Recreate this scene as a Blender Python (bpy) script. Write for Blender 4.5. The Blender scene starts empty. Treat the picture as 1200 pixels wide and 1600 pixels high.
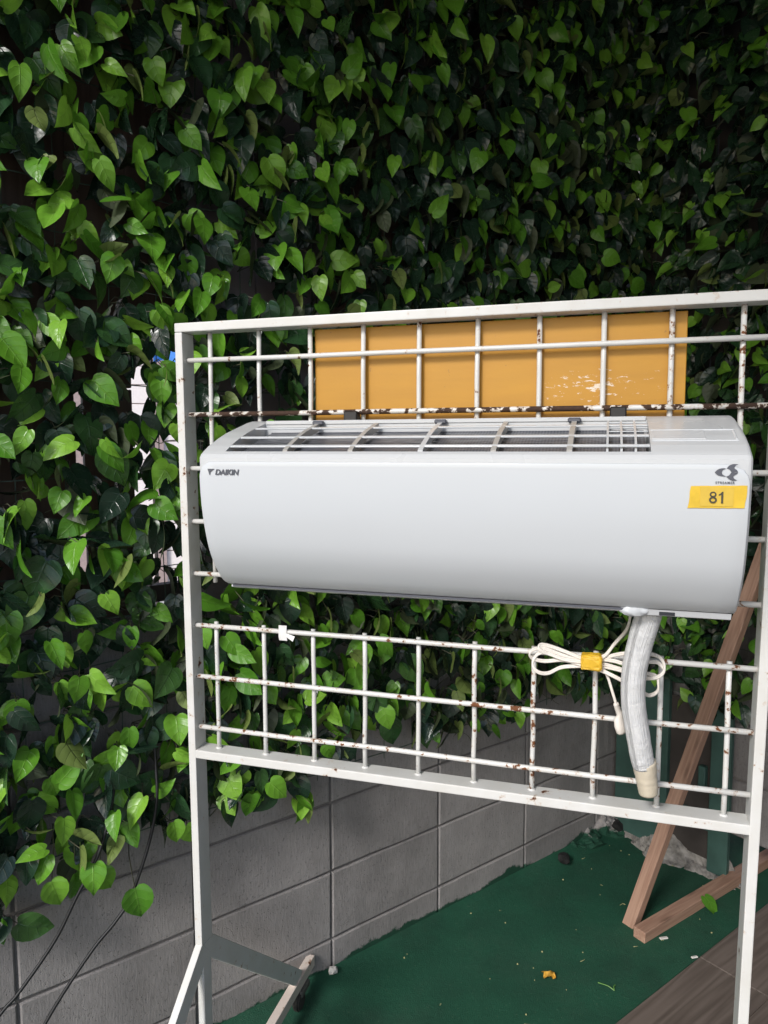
import bpy, bmesh, math, random
import numpy as np
from mathutils import Vector, Matrix
from mathutils.bvhtree import BVHTree

random.seed(7)
rng = np.random.default_rng(11)
R = math.radians
scene = bpy.context.scene
COL = scene.collection

# ------------------------------------------------------------------ camera, sky, sun, exposure
cam_d = bpy.data.cameras.new('camera')
cam = bpy.data.objects.new('camera', cam_d)
COL.objects.link(cam)
cam.location = (0, 0, 1.4883)
cam.rotation_euler = (R(90) - 0.09, 0.0016, 0)
cam_d.sensor_fit = 'VERTICAL'
cam_d.sensor_height = 36
cam_d.lens = 36 * 1139.8 / 1600
cam_d.clip_start = 0.02
cam_d.clip_end = 400
scene.camera = cam

SUN_AZ, SUN_EL = R(213), R(35)          # compass azimuth of the sun, clockwise from +Y, and its height
world = bpy.data.worlds.new('World')
scene.world = world
world.use_nodes = True
wn = world.node_tree
bg = wn.nodes['Background']
sky = wn.nodes.new('ShaderNodeTexSky')
sky.sky_type = 'NISHITA'
sky.sun_disc = False
sky.sun_elevation = SUN_EL
sky.sun_rotation = SUN_AZ
sky.air_density = 1.0
sky.dust_density = 1.6
sky.ozone_density = 1.0
wn.links.new(sky.outputs[0], bg.inputs[0])
bg.inputs[1].default_value = 0.15

sun_d = bpy.data.lights.new('sun', 'SUN')
sun_d.energy = 2.0
sun_d.angle = R(13)
sun_d.color = (1.0, 0.985, 0.965)
sun = bpy.data.objects.new('sun', sun_d)
COL.objects.link(sun)
sdir = Vector((math.sin(SUN_AZ) * math.cos(SUN_EL), math.cos(SUN_AZ) * math.cos(SUN_EL), math.sin(SUN_EL)))
sun.location = sdir * 20
sun.rotation_euler = sdir.to_track_quat('Z', 'Y').to_euler()

vs = scene.view_settings
vs.view_transform = 'Standard'
vs.look = 'None'
vs.exposure = 0.38
vs.gamma = 1
vs.use_curve_mapping = False

# ------------------------------------------------------------------ helpers
def tag(o, label=None, cat=None, group=None, kind=None):
    if label: o['label'] = label
    if cat: o['category'] = cat
    if group: o['group'] = group
    if kind: o['kind'] = kind
    return o

def empty(name, loc, rz=0.0, label=None, cat=None, group=None, kind=None):
    o = bpy.data.objects.new(name, None)
    o.empty_display_size = 0.05
    COL.objects.link(o)
    o.location = loc
    o.rotation_euler = (0, 0, rz)
    return tag(o, label, cat, group, kind)

def link(name, me, parent=None, loc=None):
    o = bpy.data.objects.new(name, me)
    COL.objects.link(o)
    if parent is not None: o.parent = parent
    if loc is not None: o.location = loc
    return o

def mesh_of(name, bm, mat, smooth=False):
    bmesh.ops.recalc_face_normals(bm, faces=bm.faces)
    me = bpy.data.meshes.new(name)
    bm.to_mesh(me)
    bm.free()
    for m in (mat if isinstance(mat, (list, tuple)) else [mat]):
        me.materials.append(m)
    if smooth:
        for p in me.polygons: p.use_smooth = True
    return me

def obj(name, bm, mat, parent=None, loc=None, smooth=False):
    return link(name, mesh_of(name, bm, mat, smooth), parent, loc)

def box(bm, x0, x1, y0, y1, z0, z1, bevel=0.0, seg=1):
    M = Matrix.Translation(((x0 + x1) / 2, (y0 + y1) / 2, (z0 + z1) / 2)) @ Matrix.Diagonal((x1 - x0, y1 - y0, z1 - z0, 1))
    r = bmesh.ops.create_cube(bm, size=1, matrix=M)
    if bevel > 0:
        es = list({e for v in r['verts'] for e in v.link_edges})
        bmesh.ops.bevel(bm, geom=es, offset=bevel, segments=seg, affect='EDGES', profile=0.6)
    return bm

def newbox(*a, **k):
    return box(bmesh.new(), *a, **k)

def catmull(pts, n=6):
    P = [Vector(p) for p in pts]
    P = [2 * P[0] - P[1]] + P + [2 * P[-1] - P[-2]]
    out = []
    for i in range(1, len(P) - 2):
        a, b, c, d = P[i - 1:i + 3]
        for k in range(n):
            t = k / n
            out.append(0.5 * ((2 * b) + (c - a) * t + (2 * a - 5 * b + 4 * c - d) * t * t + (3 * b - a - 3 * c + d) * t ** 3))
    out.append(P[-2])
    return out

def tube(bm, pts, rad, sides=8, cap=True, flat=1.0):
    """sweep a ring along pts; rad is a number or one per point; flat squeezes the ring along one side"""
    pts = [Vector(p) for p in pts]
    n = len(pts)
    rings = []
    ref = None
    for i, p in enumerate(pts):
        t = (pts[min(i + 1, n - 1)] - pts[max(i - 1, 0)])
        if t.length < 1e-9: t = Vector((0, 0, 1))
        t.normalize()
        if ref is None:
            ref = t.orthogonal().normalized()
        ref = (ref - t * ref.dot(t))
        if ref.length < 1e-6: ref = t.orthogonal()
        ref.normalize()
        b = t.cross(ref)
        r = rad[i] if hasattr(rad, '__len__') else rad
        rings.append([bm.verts.new(p + ref * (math.cos(2 * math.pi * k / sides) * r) + b * (math.sin(2 * math.pi * k / sides) * r * flat)) for k in range(sides)])
    for i in range(n - 1):
        for k in range(sides):
            bm.faces.new((rings[i][k], rings[i][(k + 1) % sides], rings[i + 1][(k + 1) % sides], rings[i + 1][k]))
    if cap:
        bm.faces.new(rings[0][::-1])
        bm.faces.new(rings[-1])
    return bm

def prism(bm, prof, x0, x1, caps=True):
    """extrude a closed profile of (y, z) points along x"""
    a = [bm.verts.new((x0, y, z)) for y, z in prof]
    b = [bm.verts.new((x1, y, z)) for y, z in prof]
    n = len(prof)
    for i in range(n):
        bm.faces.new((a[i], a[(i + 1) % n], b[(i + 1) % n], b[i]))
    if caps:
        bm.faces.new(a[::-1]); bm.faces.new(b)
    return bm

# ------------------------------------------------------------------ materials
class NT:
    def __init__(self, name):
        self.m = bpy.data.materials.new(name)
        self.m.use_nodes = True
        self.t = self.m.node_tree
        self.b = self.t.nodes['Principled BSDF']
        self.out = self.t.nodes['Material Output']
    def n(self, typ, **kw):
        nd = self.t.nodes.new(typ)
        for k, v in kw.items():
            if k in ('op',): nd.operation = v
            else: setattr(nd, k, v)
        return nd
    def l(self, a, b): self.t.links.new(a, b)
    def val(self, sock, v):
        if hasattr(v, 'is_output') or hasattr(v, 'links'): self.l(v, sock)
        else: sock.default_value = v
    def math(self, op, a, b=None, c=None, clamp=False):
        nd = self.n('ShaderNodeMath', op=op); nd.use_clamp = clamp
        self.val(nd.inputs[0], a)
        if b is not None: self.val(nd.inputs[1], b)
        if c is not None: self.val(nd.inputs[2], c)
        return nd.outputs[0]
    def mix(self, f, a, b):
        nd = self.n('ShaderNodeMix', data_type='RGBA')
        self.val(nd.inputs[0], f)
        for s, v in ((nd.inputs[6], a), (nd.inputs[7], b)):
            if isinstance(v, tuple): s.default_value = (*v[:3], 1)
            else: self.l(v, s)
        return nd.outputs[2]
    def pos(self, scale=(1, 1, 1), world_=False):
        if world_:
            s = self.n('ShaderNodeNewGeometry').outputs['Position']
        else:
            s = self.n('ShaderNodeTexCoord').outputs['Object']
        mp = self.n('ShaderNodeMapping')
        mp.inputs['Scale'].default_value = scale
        self.l(s, mp.inputs[0])
        return mp.outputs[0]
    def noise(self, vec, scale, detail=3, rough=0.55):
        nd = self.n('ShaderNodeTexNoise')
        self.l(vec, nd.inputs['Vector'])
        nd.inputs['Scale'].default_value = scale
        nd.inputs['Detail'].default_value = detail
        nd.inputs['Roughness'].default_value = rough
        return nd.outputs[0]
    def ramp(self, fac, stops, interp='LINEAR'):
        nd = self.n('ShaderNodeValToRGB')
        cr = nd.color_ramp
        cr.interpolation = interp
        while len(cr.elements) < len(stops): cr.elements.new(0.5)
        for e, (p, c) in zip(cr.elements, stops):
            e.position = p
            e.color = (*c, 1) if isinstance(c, tuple) else (c, c, c, 1)
        self.l(fac, nd.inputs[0])
        return nd.outputs[0]
    def step(self, fac, lo, hi):
        nd = self.n('ShaderNodeMapRange')
        nd.inputs[1].default_value = lo; nd.inputs[2].default_value = hi
        self.l(fac, nd.inputs[0])
        return nd.outputs[0]
    def bump(self, h, strength, dist=0.002):
        nd = self.n('ShaderNodeBump')
        nd.inputs['Strength'].default_value = strength
        nd.inputs['Distance'].default_value = dist
        self.l(h, nd.inputs['Height'])
        self.l(nd.outputs[0], self.b.inputs['Normal'])
    def set(self, color=None, rough=None, metal=None, spec=None, coat=None):
        for nm, v in (('Base Color', color), ('Roughness', rough), ('Metallic', metal), ('Specular IOR Level', spec), ('Coat Weight', coat)):
            if v is None: continue
            s = self.b.inputs[nm]
            if isinstance(v, tuple): s.default_value = (*v, 1)
            else: self.val(s, v)
        return self

def plain(name, color, rough=0.5, metal=0.0, var=0.12, scale=40, bump=0.0):
    t = NT(name)
    v = t.pos()
    nz = t.noise(v, scale, 4)
    dark = tuple(c * (1 - var) for c in color)
    lite = tuple(min(1, c * (1 + var)) for c in color)
    t.set(color=t.mix(t.step(nz, 0.3, 0.7), dark, lite), rough=rough, metal=metal)
    if bump: t.bump(nz, bump)
    return t.m

def rusty(name, amount, base=(0.66, 0.66, 0.645), scale=55, rust=(0.10, 0.035, 0.014), wscale=None):
    t = NT(name)
    v = t.pos(world_=True)
    big = t.noise(v, 7, 2)
    sp = t.noise(v, scale, 4, 0.6)
    f = t.math('ADD', sp, t.math('MULTIPLY', t.math('SUBTRACT', big, 0.5), 0.30))
    mask = t.step(f, 0.695 - amount, 0.715 - amount)
    halo = t.step(f, 0.625 - amount, 0.705 - amount)
    grime = t.step(t.noise(v, 16, 4), 0.35, 0.75)
    white = t.mix(t.math('MULTIPLY', grime, 0.5), base, (base[0] * 0.80, base[1] * 0.77, base[2] * 0.70))
    stain = t.mix(t.math('MULTIPLY', halo, 0.45), white, (0.42, 0.24, 0.10))
    rc = t.mix(t.noise(v, 160, 3), (rust[0] * 0.35, rust[1] * 0.4, rust[2] * 0.5), (rust[0] * 1.7, rust[1] * 1.6, rust[2] * 1.3))
    t.set(color=t.mix(mask, stain, rc), rough=t.math('ADD', t.math('MULTIPLY', mask, 0.5), 0.36))
    h = t.math('SUBTRACT', t.math('MULTIPLY', t.noise(v, 90, 3), 0.25), mask)
    t.bump(h, 0.5, 0.0006)
    return t.m

def wood_mat(name, a, b, axis=0, scale=1.0, rough=0.62, rings=True):
    t = NT(name)
    sc = [22 * scale] * 3
    sc[axis] = 1.3 * scale
    v = t.pos(tuple(sc))
    warp = t.noise(v, 1.0, 3)
    wv = t.math('FRACT', t.math('MULTIPLY', warp, 9))
    grain = t.math('ABSOLUTE', t.math('SUBTRACT', wv, 0.5))
    sc2 = [260 * scale] * 3
    sc2[axis] = 8 * scale
    fine = t.noise(t.pos(tuple(sc2)), 1.0, 3)
    f = t.math('ADD', t.math('MULTIPLY', grain, 1.1), t.math('MULTIPLY', fine, 0.55))
    c = t.ramp(f, [(0.15, b), (0.8, a)])
    if name == 'timber':
        vo = t.n('ShaderNodeTexVoronoi'); t.l(t.pos((5.5, 26, 26)), vo.inputs['Vector']); vo.inputs['Scale'].default_value = 1.0
        kn = t.math('SUBTRACT', 1, t.math('MULTIPLY', vo.outputs['Distance'], 4.2), clamp=True)
        c = t.mix(t.math('MULTIPLY', kn, 0.8), c, tuple(x * 0.42 for x in b))
    t.set(color=c, rough=rough)
    t.bump(f, 0.25, 0.0006)
    return t.m

def leaf_mat(name, ramp_, back, vein, transl, rough, deep):
    t = NT(name)
    uv = t.n('ShaderNodeUVMap').outputs[0]
    sep = t.n('ShaderNodeSeparateXYZ'); t.l(uv, sep.inputs[0])
    u = t.math('ABSOLUTE', t.math('SUBTRACT', t.math('MULTIPLY', sep.outputs[0], 2), 1))
    v = sep.outputs[1]
    mid = t.math('SUBTRACT', 1, t.math('MULTIPLY', u, 15), clamp=True)
    lat = t.math('FRACT', t.math('ADD', t.math('MULTIPLY', t.math('SUBTRACT', v, t.math('MULTIPLY', u, 0.24)), 4.2), 0.35))
    lat = t.math('ABSOLUTE', t.math('SUBTRACT', lat, 0.5))
    latm = t.math('SUBTRACT', 1, t.math('MULTIPLY', lat, 14), clamp=True)
    latm = t.math('MULTIPLY', latm, t.math('SUBTRACT', 1.08, u, clamp=True))
    veins = t.math('MAXIMUM', mid, latm)
    pillow = t.math('MULTIPLY', lat, -1.0)
    at = t.n('ShaderNodeAttribute', attribute_name='rnd')
    oi = t.n('ShaderNodeObjectInfo')
    rn = t.math('FRACT', t.math('ADD', at.outputs['Fac'], oi.outputs['Random']))
    base = t.ramp(rn, ramp_)
    blot = t.noise(t.pos(world_=True), 55, 3)
    base = t.mix(t.math('MULTIPLY', t.step(blot, 0.45, 0.75), deep), base, tuple(c * 0.45 for c in ramp_[0][1]))
    front = t.mix(t.math('MULTIPLY', veins, 0.20), base, vein)
    rev = t.mix(t.math('MULTIPLY', veins, 0.75), back, tuple(c * 0.25 for c in back))
    geo = t.n('ShaderNodeNewGeometry')
    col = t.mix(geo.outputs['Backfacing'], front, rev)
    r2 = t.math('ADD', t.math('MULTIPLY', geo.outputs['Backfacing'], 0.25), t.math('ADD', rough, t.math('MULTIPLY', blot, 0.14)))
    t.set(color=col, rough=r2, spec=0.5)
    h = t.math('ADD', t.math('MULTIPLY', veins, 0.8), t.math('ADD', t.math('MULTIPLY', pillow, 0.9), t.math('MULTIPLY', blot, 0.5)))
    t.bump(h, 0.5, 0.0016)
    tr = t.n('ShaderNodeBsdfTranslucent')
    t.l(col, tr.inputs[0])
    ms = t.n('ShaderNodeMixShader')
    ms.inputs[0].default_value = transl
    t.l(t.b.outputs[0], ms.inputs[1]); t.l(tr.outputs[0], ms.inputs[2])
    t.l(ms.outputs[0], t.out.inputs[0])
    return t.m

def concrete(name, col, green_top):
    t = NT(name)
    v = t.pos((1, 1, 1), world_=True)
    vs_ = t.pos((1, 1, 0.16), world_=True)
    streak = t.noise(vs_, 240, 3, 0.6)
    grit = t.noise(v, 320, 3, 0.6)
    blot = t.noise(v, 7, 4)
    pit = t.step(t.noise(v, 170, 2), 0.62, 0.70)
    f = t.math('ADD', t.math('MULTIPLY', streak, 0.55), t.math('MULTIPLY', blot, 0.6))
    oi = t.n('ShaderNodeObjectInfo')
    f = t.math('ADD', f, t.math('MULTIPLY', t.math('SUBTRACT', oi.outputs['Random'], 0.5), 0.26))
    c = t.ramp(f, [(0.34, tuple(x * 0.74 for x in col)), (0.58, col), (0.80, tuple(min(1, x * 1.22) for x in col))])
    c = t.mix(t.math('MULTIPLY', pit, 0.4), c, tuple(x * 0.4 for x in col))
    damp = t.noise(t.pos((2.2, 2.2, 0.7), world_=True), 2.3, 5, 0.6)
    c = t.mix(t.math('MULTIPLY', t.step(damp, 0.54, 0.76), 0.26), c, tuple(x * 0.42 for x in col))
    efl = t.noise(v, 3.1, 5, 0.7)
    c = t.mix(t.math('MULTIPLY', t.step(efl, 0.60, 0.78), 0.25), c, tuple(min(1, x * 1.7) for x in col))
    z = t.n('ShaderNodeSeparateXYZ')
    g = t.n('ShaderNodeNewGeometry')
    t.l(g.outputs['Position'], z.inputs[0])
    edge = t.math('ADD', t.math('MULTIPLY', t.noise(v, 6, 5, 0.65), 0.11), t.math('MULTIPLY', grit, 0.015))
    gm = t.step(t.math('SUBTRACT', t.math('ADD', edge, green_top - 0.062), z.outputs[2]), 0.0, 0.006)
    c = t.mix(gm, c, (0.016, 0.062, 0.038))
    t.set(color=c, rough=0.9, spec=0.25)
    h = t.math('ADD', t.math('MULTIPLY', streak, 0.9), t.math('SUBTRACT', t.math('MULTIPLY', grit, 0.6), pit))
    t.bump(h, 0.6, 0.0018)
    return t.m

M = {}
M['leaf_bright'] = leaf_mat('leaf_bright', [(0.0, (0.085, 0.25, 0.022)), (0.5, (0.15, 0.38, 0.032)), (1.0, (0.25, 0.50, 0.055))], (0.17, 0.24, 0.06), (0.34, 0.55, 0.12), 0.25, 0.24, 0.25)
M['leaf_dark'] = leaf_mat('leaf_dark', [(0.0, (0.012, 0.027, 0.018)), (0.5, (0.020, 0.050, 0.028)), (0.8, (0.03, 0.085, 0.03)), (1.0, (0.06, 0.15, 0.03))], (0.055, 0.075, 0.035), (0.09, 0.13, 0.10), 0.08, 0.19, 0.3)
M['stem'] = plain('stem', (0.075, 0.075, 0.045), 0.6)
M['net'] = plain('net', (0.045, 0.085, 0.06), 0.4)
M['wall_block'] = concrete('wall_block', (0.285, 0.268, 0.262), 0.028)
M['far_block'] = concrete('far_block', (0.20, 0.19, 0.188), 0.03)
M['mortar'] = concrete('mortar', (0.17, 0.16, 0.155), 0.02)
M['rubble'] = plain('rubble', (0.27, 0.255, 0.235), 0.95, var=0.45, scale=38, bump=0.8)
M['paint_white'] = rusty('paint_white', -0.005)
M['foot_paint'] = rusty('foot_paint', -0.02, base=(0.72, 0.63, 0.57))
M['rod_paint'] = rusty('rod_paint', 0.085, scale=80, rust=(0.13, 0.048, 0.018))
M['rod_rusty'] = rusty('rod_rusty', 0.21, scale=60, rust=(0.045, 0.022, 0.014))
M['rod_clean'] = rusty('rod_clean', 0.015, scale=70)

def floor_paint():
    t = NT('floor_paint')
    v = t.pos(world_=True)
    big = t.noise(v, 5, 4)
    fine = t.noise(v, 420, 3, 0.6)
    mid = t.noise(v, 60, 4)
    c = t.ramp(t.math('ADD', t.math('MULTIPLY', big, 0.6), t.math('MULTIPLY', fine, 0.4)), [(0.3, (0.009, 0.050, 0.030)), (0.55, (0.013, 0.082, 0.046)), (0.75, (0.020, 0.112, 0.064))])
    wear = t.math('MULTIPLY', t.step(t.math('ADD', t.noise(v, 190, 3), t.math('MULTIPLY', big, 0.12)), 0.735, 0.78), 0.5)
    c = t.mix(wear, c, (0.16, 0.19, 0.13))
    dust = t.math('MULTIPLY', t.step(t.math('ADD', t.noise(v, 2.2, 6, 0.7), t.math('MULTIPLY', mid, 0.15)), 0.55, 0.80), 0.35)
    c = t.mix(dust, c, (0.045, 0.075, 0.055))
    dirt = t.math('MULTIPLY', t.step(t.noise(v, 3.7, 5, 0.65), 0.55, 0.75), 0.55)
    c = t.mix(dirt, c, (0.006, 0.028, 0.018))
    t.set(color=c, rough=t.math('ADD', 0.62, t.math('MULTIPLY', mid, 0.25)), spec=0.35)
    t.bump(t.math('ADD', fine, t.math('MULTIPLY', mid, 0.6)), 0.9, 0.0025)
    return t.m
M['floor_paint'] = floor_paint()
M['skirt_paint'] = plain('skirt_paint', (0.014, 0.075, 0.045), 0.7, var=0.3, bump=0.5)
M['tile'] = wood_mat('tile', (0.16, 0.13, 0.112), (0.09, 0.071, 0.06), axis=0, scale=0.45, rough=0.5)
M['grout'] = plain('grout', (0.22, 0.18, 0.14), 0.9)
M['ground'] = plain('ground', (0.34, 0.34, 0.335), 0.9, var=0.2, scale=4)
M['timber'] = wood_mat('timber', (0.40, 0.25, 0.18), (0.29, 0.165, 0.115), axis=0, scale=1.0)
M['brown_ply'] = wood_mat('brown_ply', (0.115, 0.073, 0.055), (0.075, 0.047, 0.036), axis=2, scale=0.6)
M['grey_board'] = plain('grey_board', (0.23, 0.20, 0.215), 0.7, var=0.15, scale=8)
M['dark_board'] = plain('dark_board', (0.05, 0.042, 0.038), 0.8, var=0.3, scale=8)
M['roof_metal'] = plain('roof_metal', (0.10, 0.095, 0.09), 0.8)
M['siding'] = plain('siding', (0.80, 0.74, 0.73), 0.7, var=0.04)
M['siding_trim'] = plain('siding_trim', (0.35, 0.27, 0.26), 0.7)
M['blue_tarp'] = plain('blue_tarp', (0.04, 0.20, 0.62), 0.5)
M['green_board'] = plain('green_board', (0.045, 0.10, 0.085), 0.55, var=0.2, scale=14)
M['black'] = plain('black', (0.012, 0.012, 0.013), 0.45)
M['black_cable'] = plain('black_cable', (0.006, 0.0065, 0.008), 0.5)
M['caster_grey'] = plain('caster_grey', (0.10, 0.10, 0.09), 0.6, var=0.4)
M['rubber'] = plain('rubber', (0.035, 0.033, 0.03), 0.8, var=0.4)

def glossy_plastic(name, col, rough):
    t = NT(name)
    nz = t.noise(t.pos(), 9, 3)
    t.set(color=t.mix(t.math('MULTIPLY', nz, 0.5), col, tuple(c * 0.95 for c in col)), rough=t.math('ADD', rough, t.math('MULTIPLY', nz, 0.08)), spec=0.5)
    return t.m
M['ac_front'] = glossy_plastic('ac_front', (0.575, 0.60, 0.625), 0.15)
M['ac_case'] = glossy_plastic('ac_case', (0.55, 0.565, 0.58), 0.24)
M['ac_grey'] = glossy_plastic('ac_grey', (0.40, 0.39, 0.37), 0.35)
M['ac_inner'] = plain('ac_inner', (0.016, 0.019, 0.026), 0.5)
M['print_grey'] = plain('print_grey', (0.085, 0.09, 0.11), 0.45, var=0.05)
M['print_dark'] = plain('print_dark', (0.055, 0.05, 0.03), 0.6, var=0.05)

def filter_mat():
    t = NT('filter_mesh')
    v = t.pos()
    sep = t.n('ShaderNodeSeparateXYZ'); t.l(v, sep.inputs[0])
    a = t.math('ABSOLUTE', t.math('SUBTRACT', t.math('FRACT', t.math('MULTIPLY', sep.outputs[0], 210)), 0.5))
    nz = t.noise(t.pos((5, 18, 18)), 2.4, 3)
    c = t.mix(t.math('MULTIPLY', a, 1.6, clamp=True), (0.05, 0.055, 0.07), (0.14, 0.145, 0.165))
    t.set(color=c, rough=0.38, spec=0.5)
    t.bump(nz, 0.8, 0.012)
    return t.m
M['filter'] = filter_mat()

def tape_mat(name, col, wr=45):
    t = NT(name)
    nz = t.noise(t.pos((1, 1, 1)), wr, 4, 0.6)
    t.set(color=t.mix(t.step(nz, 0.3, 0.7), tuple(c * 0.82 for c in col), col), rough=0.42)
    t.bump(nz, 0.5, 0.002)
    return t.m
M['tape_yellow'] = tape_mat('tape_yellow', (0.78, 0.52, 0.045))
M['cord_tape'] = tape_mat('cord_tape', (0.74, 0.45, 0.03), 90)
M['tag_paper'] = plain('tag_paper', (0.66, 0.45, 0.06), 0.7, var=0.06, scale=60)
M['hose_end'] = tape_mat('hose_end', (0.62, 0.55, 0.43), 70)
M['cord'] = plain('cord', (0.70, 0.655, 0.60), 0.45, var=0.05)
M['paper'] = plain('paper', (0.72, 0.71, 0.70), 0.7, var=0.05)

def hose_mat():
    t = NT('hose_wrap')
    uv = t.n('ShaderNodeUVMap').outputs[0]
    mp = t.n('ShaderNodeMapping'); mp.inputs['Scale'].default_value = (70, 7, 1)
    t.l(uv, mp.inputs[0])
    rib = t.noise(mp.outputs[0], 1.0, 2)
    mp2 = t.n('ShaderNodeMapping'); mp2.inputs['Scale'].default_value = (2.5, 13, 1)
    t.l(uv, mp2.inputs[0])
    fold = t.noise(mp2.outputs[0], 1.0, 4)
    h = t.math('ADD', t.math('MULTIPLY', rib, 0.45), fold)
    t.set(color=t.mix(t.step(h, 0.45, 0.95), (0.58, 0.585, 0.59), (0.66, 0.665, 0.67)), rough=0.6)
    t.bump(h, 0.85, 0.006)
    return t.m
M['hose'] = hose_mat()

def board_mat():
    t = NT('yellow_board')
    v = t.pos()
    big = t.noise(t.pos((2, 2, 14)), 3, 4)
    c = t.mix(t.step(big, 0.3, 0.7), (0.45, 0.215, 0.014), (0.50, 0.245, 0.018))
    # worn white scratches around one spot of the board
    sub = t.n('ShaderNodeVectorMath', operation='SUBTRACT'); t.l(v, sub.inputs[0]); sub.inputs[1].default_value = (0.175, 0, 0.205)
    sc = t.n('ShaderNodeVectorMath', operation='MULTIPLY'); t.l(sub.outputs[0], sc.inputs[0]); sc.inputs[1].default_value = (8, 0, 24)
    ln = t.n('ShaderNodeVectorMath', operation='LENGTH'); t.l(sc.outputs[0], ln.inputs[0])
    near = t.math('SUBTRACT', 1, ln.outputs['Value'], clamp=True)
    scr = t.step(t.math('ADD', t.noise(t.pos((1, 1, 2.6)), 60, 6, 0.75), t.math('MULTIPLY', near, 0.13)), 0.665, 0.69)
    scr = t.math('MULTIPLY', scr, t.step(near, 0.02, 0.12))
    c = t.mix(scr, c, (0.70, 0.62, 0.52))
    sp = t.step(t.noise(v, 130, 2), 0.745, 0.76)
    c = t.mix(t.math('MULTIPLY', sp, 0.7), c, (0.30, 0.14, 0.03))
    t.set(color=c, rough=t.math('ADD', 0.36, t.math('MULTIPLY', big, 0.2)))
    t.bump(t.noise(v, 160, 3), 0.12, 0.001)
    return t.m
M['yellow_board'] = board_mat()

# ------------------------------------------------------------------ layout frames (metres)
STAND = Vector((-0.3233, 1.3715, 0))
STAND_RZ = -0.29727
WALL = Vector((-0.1492, 1.9468, 0))
WALL_RZ = math.pi / 2 - 0.92144
Wd = Vector((0.79647, 0.60467, 0))
Wn = Vector((0.60467, -0.79647, 0))
CORNER = WALL + Wd * 1.33
FAR_RZ = math.atan2(Wn.y, Wn.x)
TILE_EDGE = 0.599

def on_wall(s, off, z):        # off: distance out of the wall towards the room
    return WALL + Wd * s + Wn * off + Vector((0, 0, z))
def on_far(t, off, z):
    return CORNER + Wn * t - Wd * off + Vector((0, 0, z))

# ------------------------------------------------------------------ setting: ground, painted floor, tiles
bm = bmesh.new(); box(bm, -120, 120, -120, 120, -0.30, -0.05)
tag(obj('ground', bm, M['ground']), 'pale concrete ground around the shelter', kind='structure')

fl = empty('painted_floor', WALL, WALL_RZ, kind='structure')
fl['label'] = 'dark green painted concrete floor along the block wall'
bm = bmesh.new()
NX, NY = 60, 12
vv = [[bm.verts.new((-2.6 + 5.2 * i / NX, -TILE_EDGE * j / NY, 0.0)) for j in range(NY + 1)] for i in range(NX + 1)]
for i in range(NX + 1):
    for j in range(NY + 1):
        x, y, _ = vv[i][j].co
        z = 0.004 * math.sin(x * 5.1 + y * 7) * (1 if 0 < j < NY else 0) * 0.5
        z += 0.018 * max(0, 1 + y / 0.055) ** 2 if y > -0.055 and x < 1.33 else 0     # the paint rises a little where floor and wall meet
        vv[i][j].co.z = z
for i in range(NX):
    for j in range(NY):
        bm.faces.new((vv[i][j], vv[i + 1][j], vv[i + 1][j + 1], vv[i][j + 1]))
obj('painted_concrete', bm, M['floor_paint'], fl, smooth=True)
bm = newbox(-2.6, 2.6, -TILE_EDGE, 0.05, -0.05, -0.012)
obj('floor_base', bm, M['skirt_paint'], fl)
obj('floor_joint', newbox(1.306, 1.311, -0.535, -0.44, -0.002, 0.0035), M['grout'], fl)

tf = empty('tiled_floor', WALL, WALL_RZ, kind='structure')
tf['label'] = 'brown wood-look floor tiles beside the green floor'
obj('grout_bed', newbox(-3.0, 4.2, -5.0, -TILE_EDGE - 0.001, -0.05, -0.001), M['grout'], tf)
tile_me = None
tw, tl = 0.198, 1.196
for r_ in range(9):
    offx = 0.884 if r_ % 2 == 0 else 0.884 - 0.4
    for c in range(-3, 3):
        if tile_me is None:
            tile_me = mesh_of('tile', newbox(0, tl, -tw, 0, -0.012, 0.003, bevel=0.0012), M['tile'])
        link('tile', tile_me, tf, (offx + c * 1.2 + 0.002, -TILE_EDGE - 0.002 - r_ * 0.2, 0))

# ------------------------------------------------------------------ concrete block walls
block_meshes = {}
def block_mesh(w, mat, var):
    key = (round(w, 3), mat.name, var)
    if key not in block_meshes:
        bm = newbox(0.0035, w - 0.0035, 0, 0.10, 0.0035, 0.1965)
        bmesh.ops.subdivide_edges(bm, edges=[e for e in bm.edges if abs(e.verts[0].co.x - e.verts[1].co.x) > 0.02], cuts=5)
        rr = random.Random(var)
        front = [v for v in bm.verts if v.co.y < 0.001]
        for v in front:
            v.co.z += rr.uniform(-0.0014, 0.0014)
            v.co.x += rr.uniform(-0.0012, 0.0012) 
            v.co.y += rr.uniform(-0.001, 0.0012)
        fe = [e for e in bm.edges if e.verts[0].co.y < 0.003 and e.verts[1].co.y < 0.003 and len([f for f in e.link_faces if f.normal.y < -0.9]) <= 1]
        bmesh.ops.recalc_face_normals(bm, faces=bm.faces)
        fe = [e for e in bm.edges if len(e.link_faces) == 2 and abs(e.link_faces[0].normal.dot(e.link_faces[1].normal)) < 0.5 and e.verts[0].co.y < 0.004 and e.verts[1].co.y < 0.004]
        bmesh.ops.bevel(bm, geom=fe, offset=0.0035, segments=1, affect='EDGES')
        block_meshes[key] = mesh_of('block', bm, mat)
    return block_meshes[key]

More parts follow.
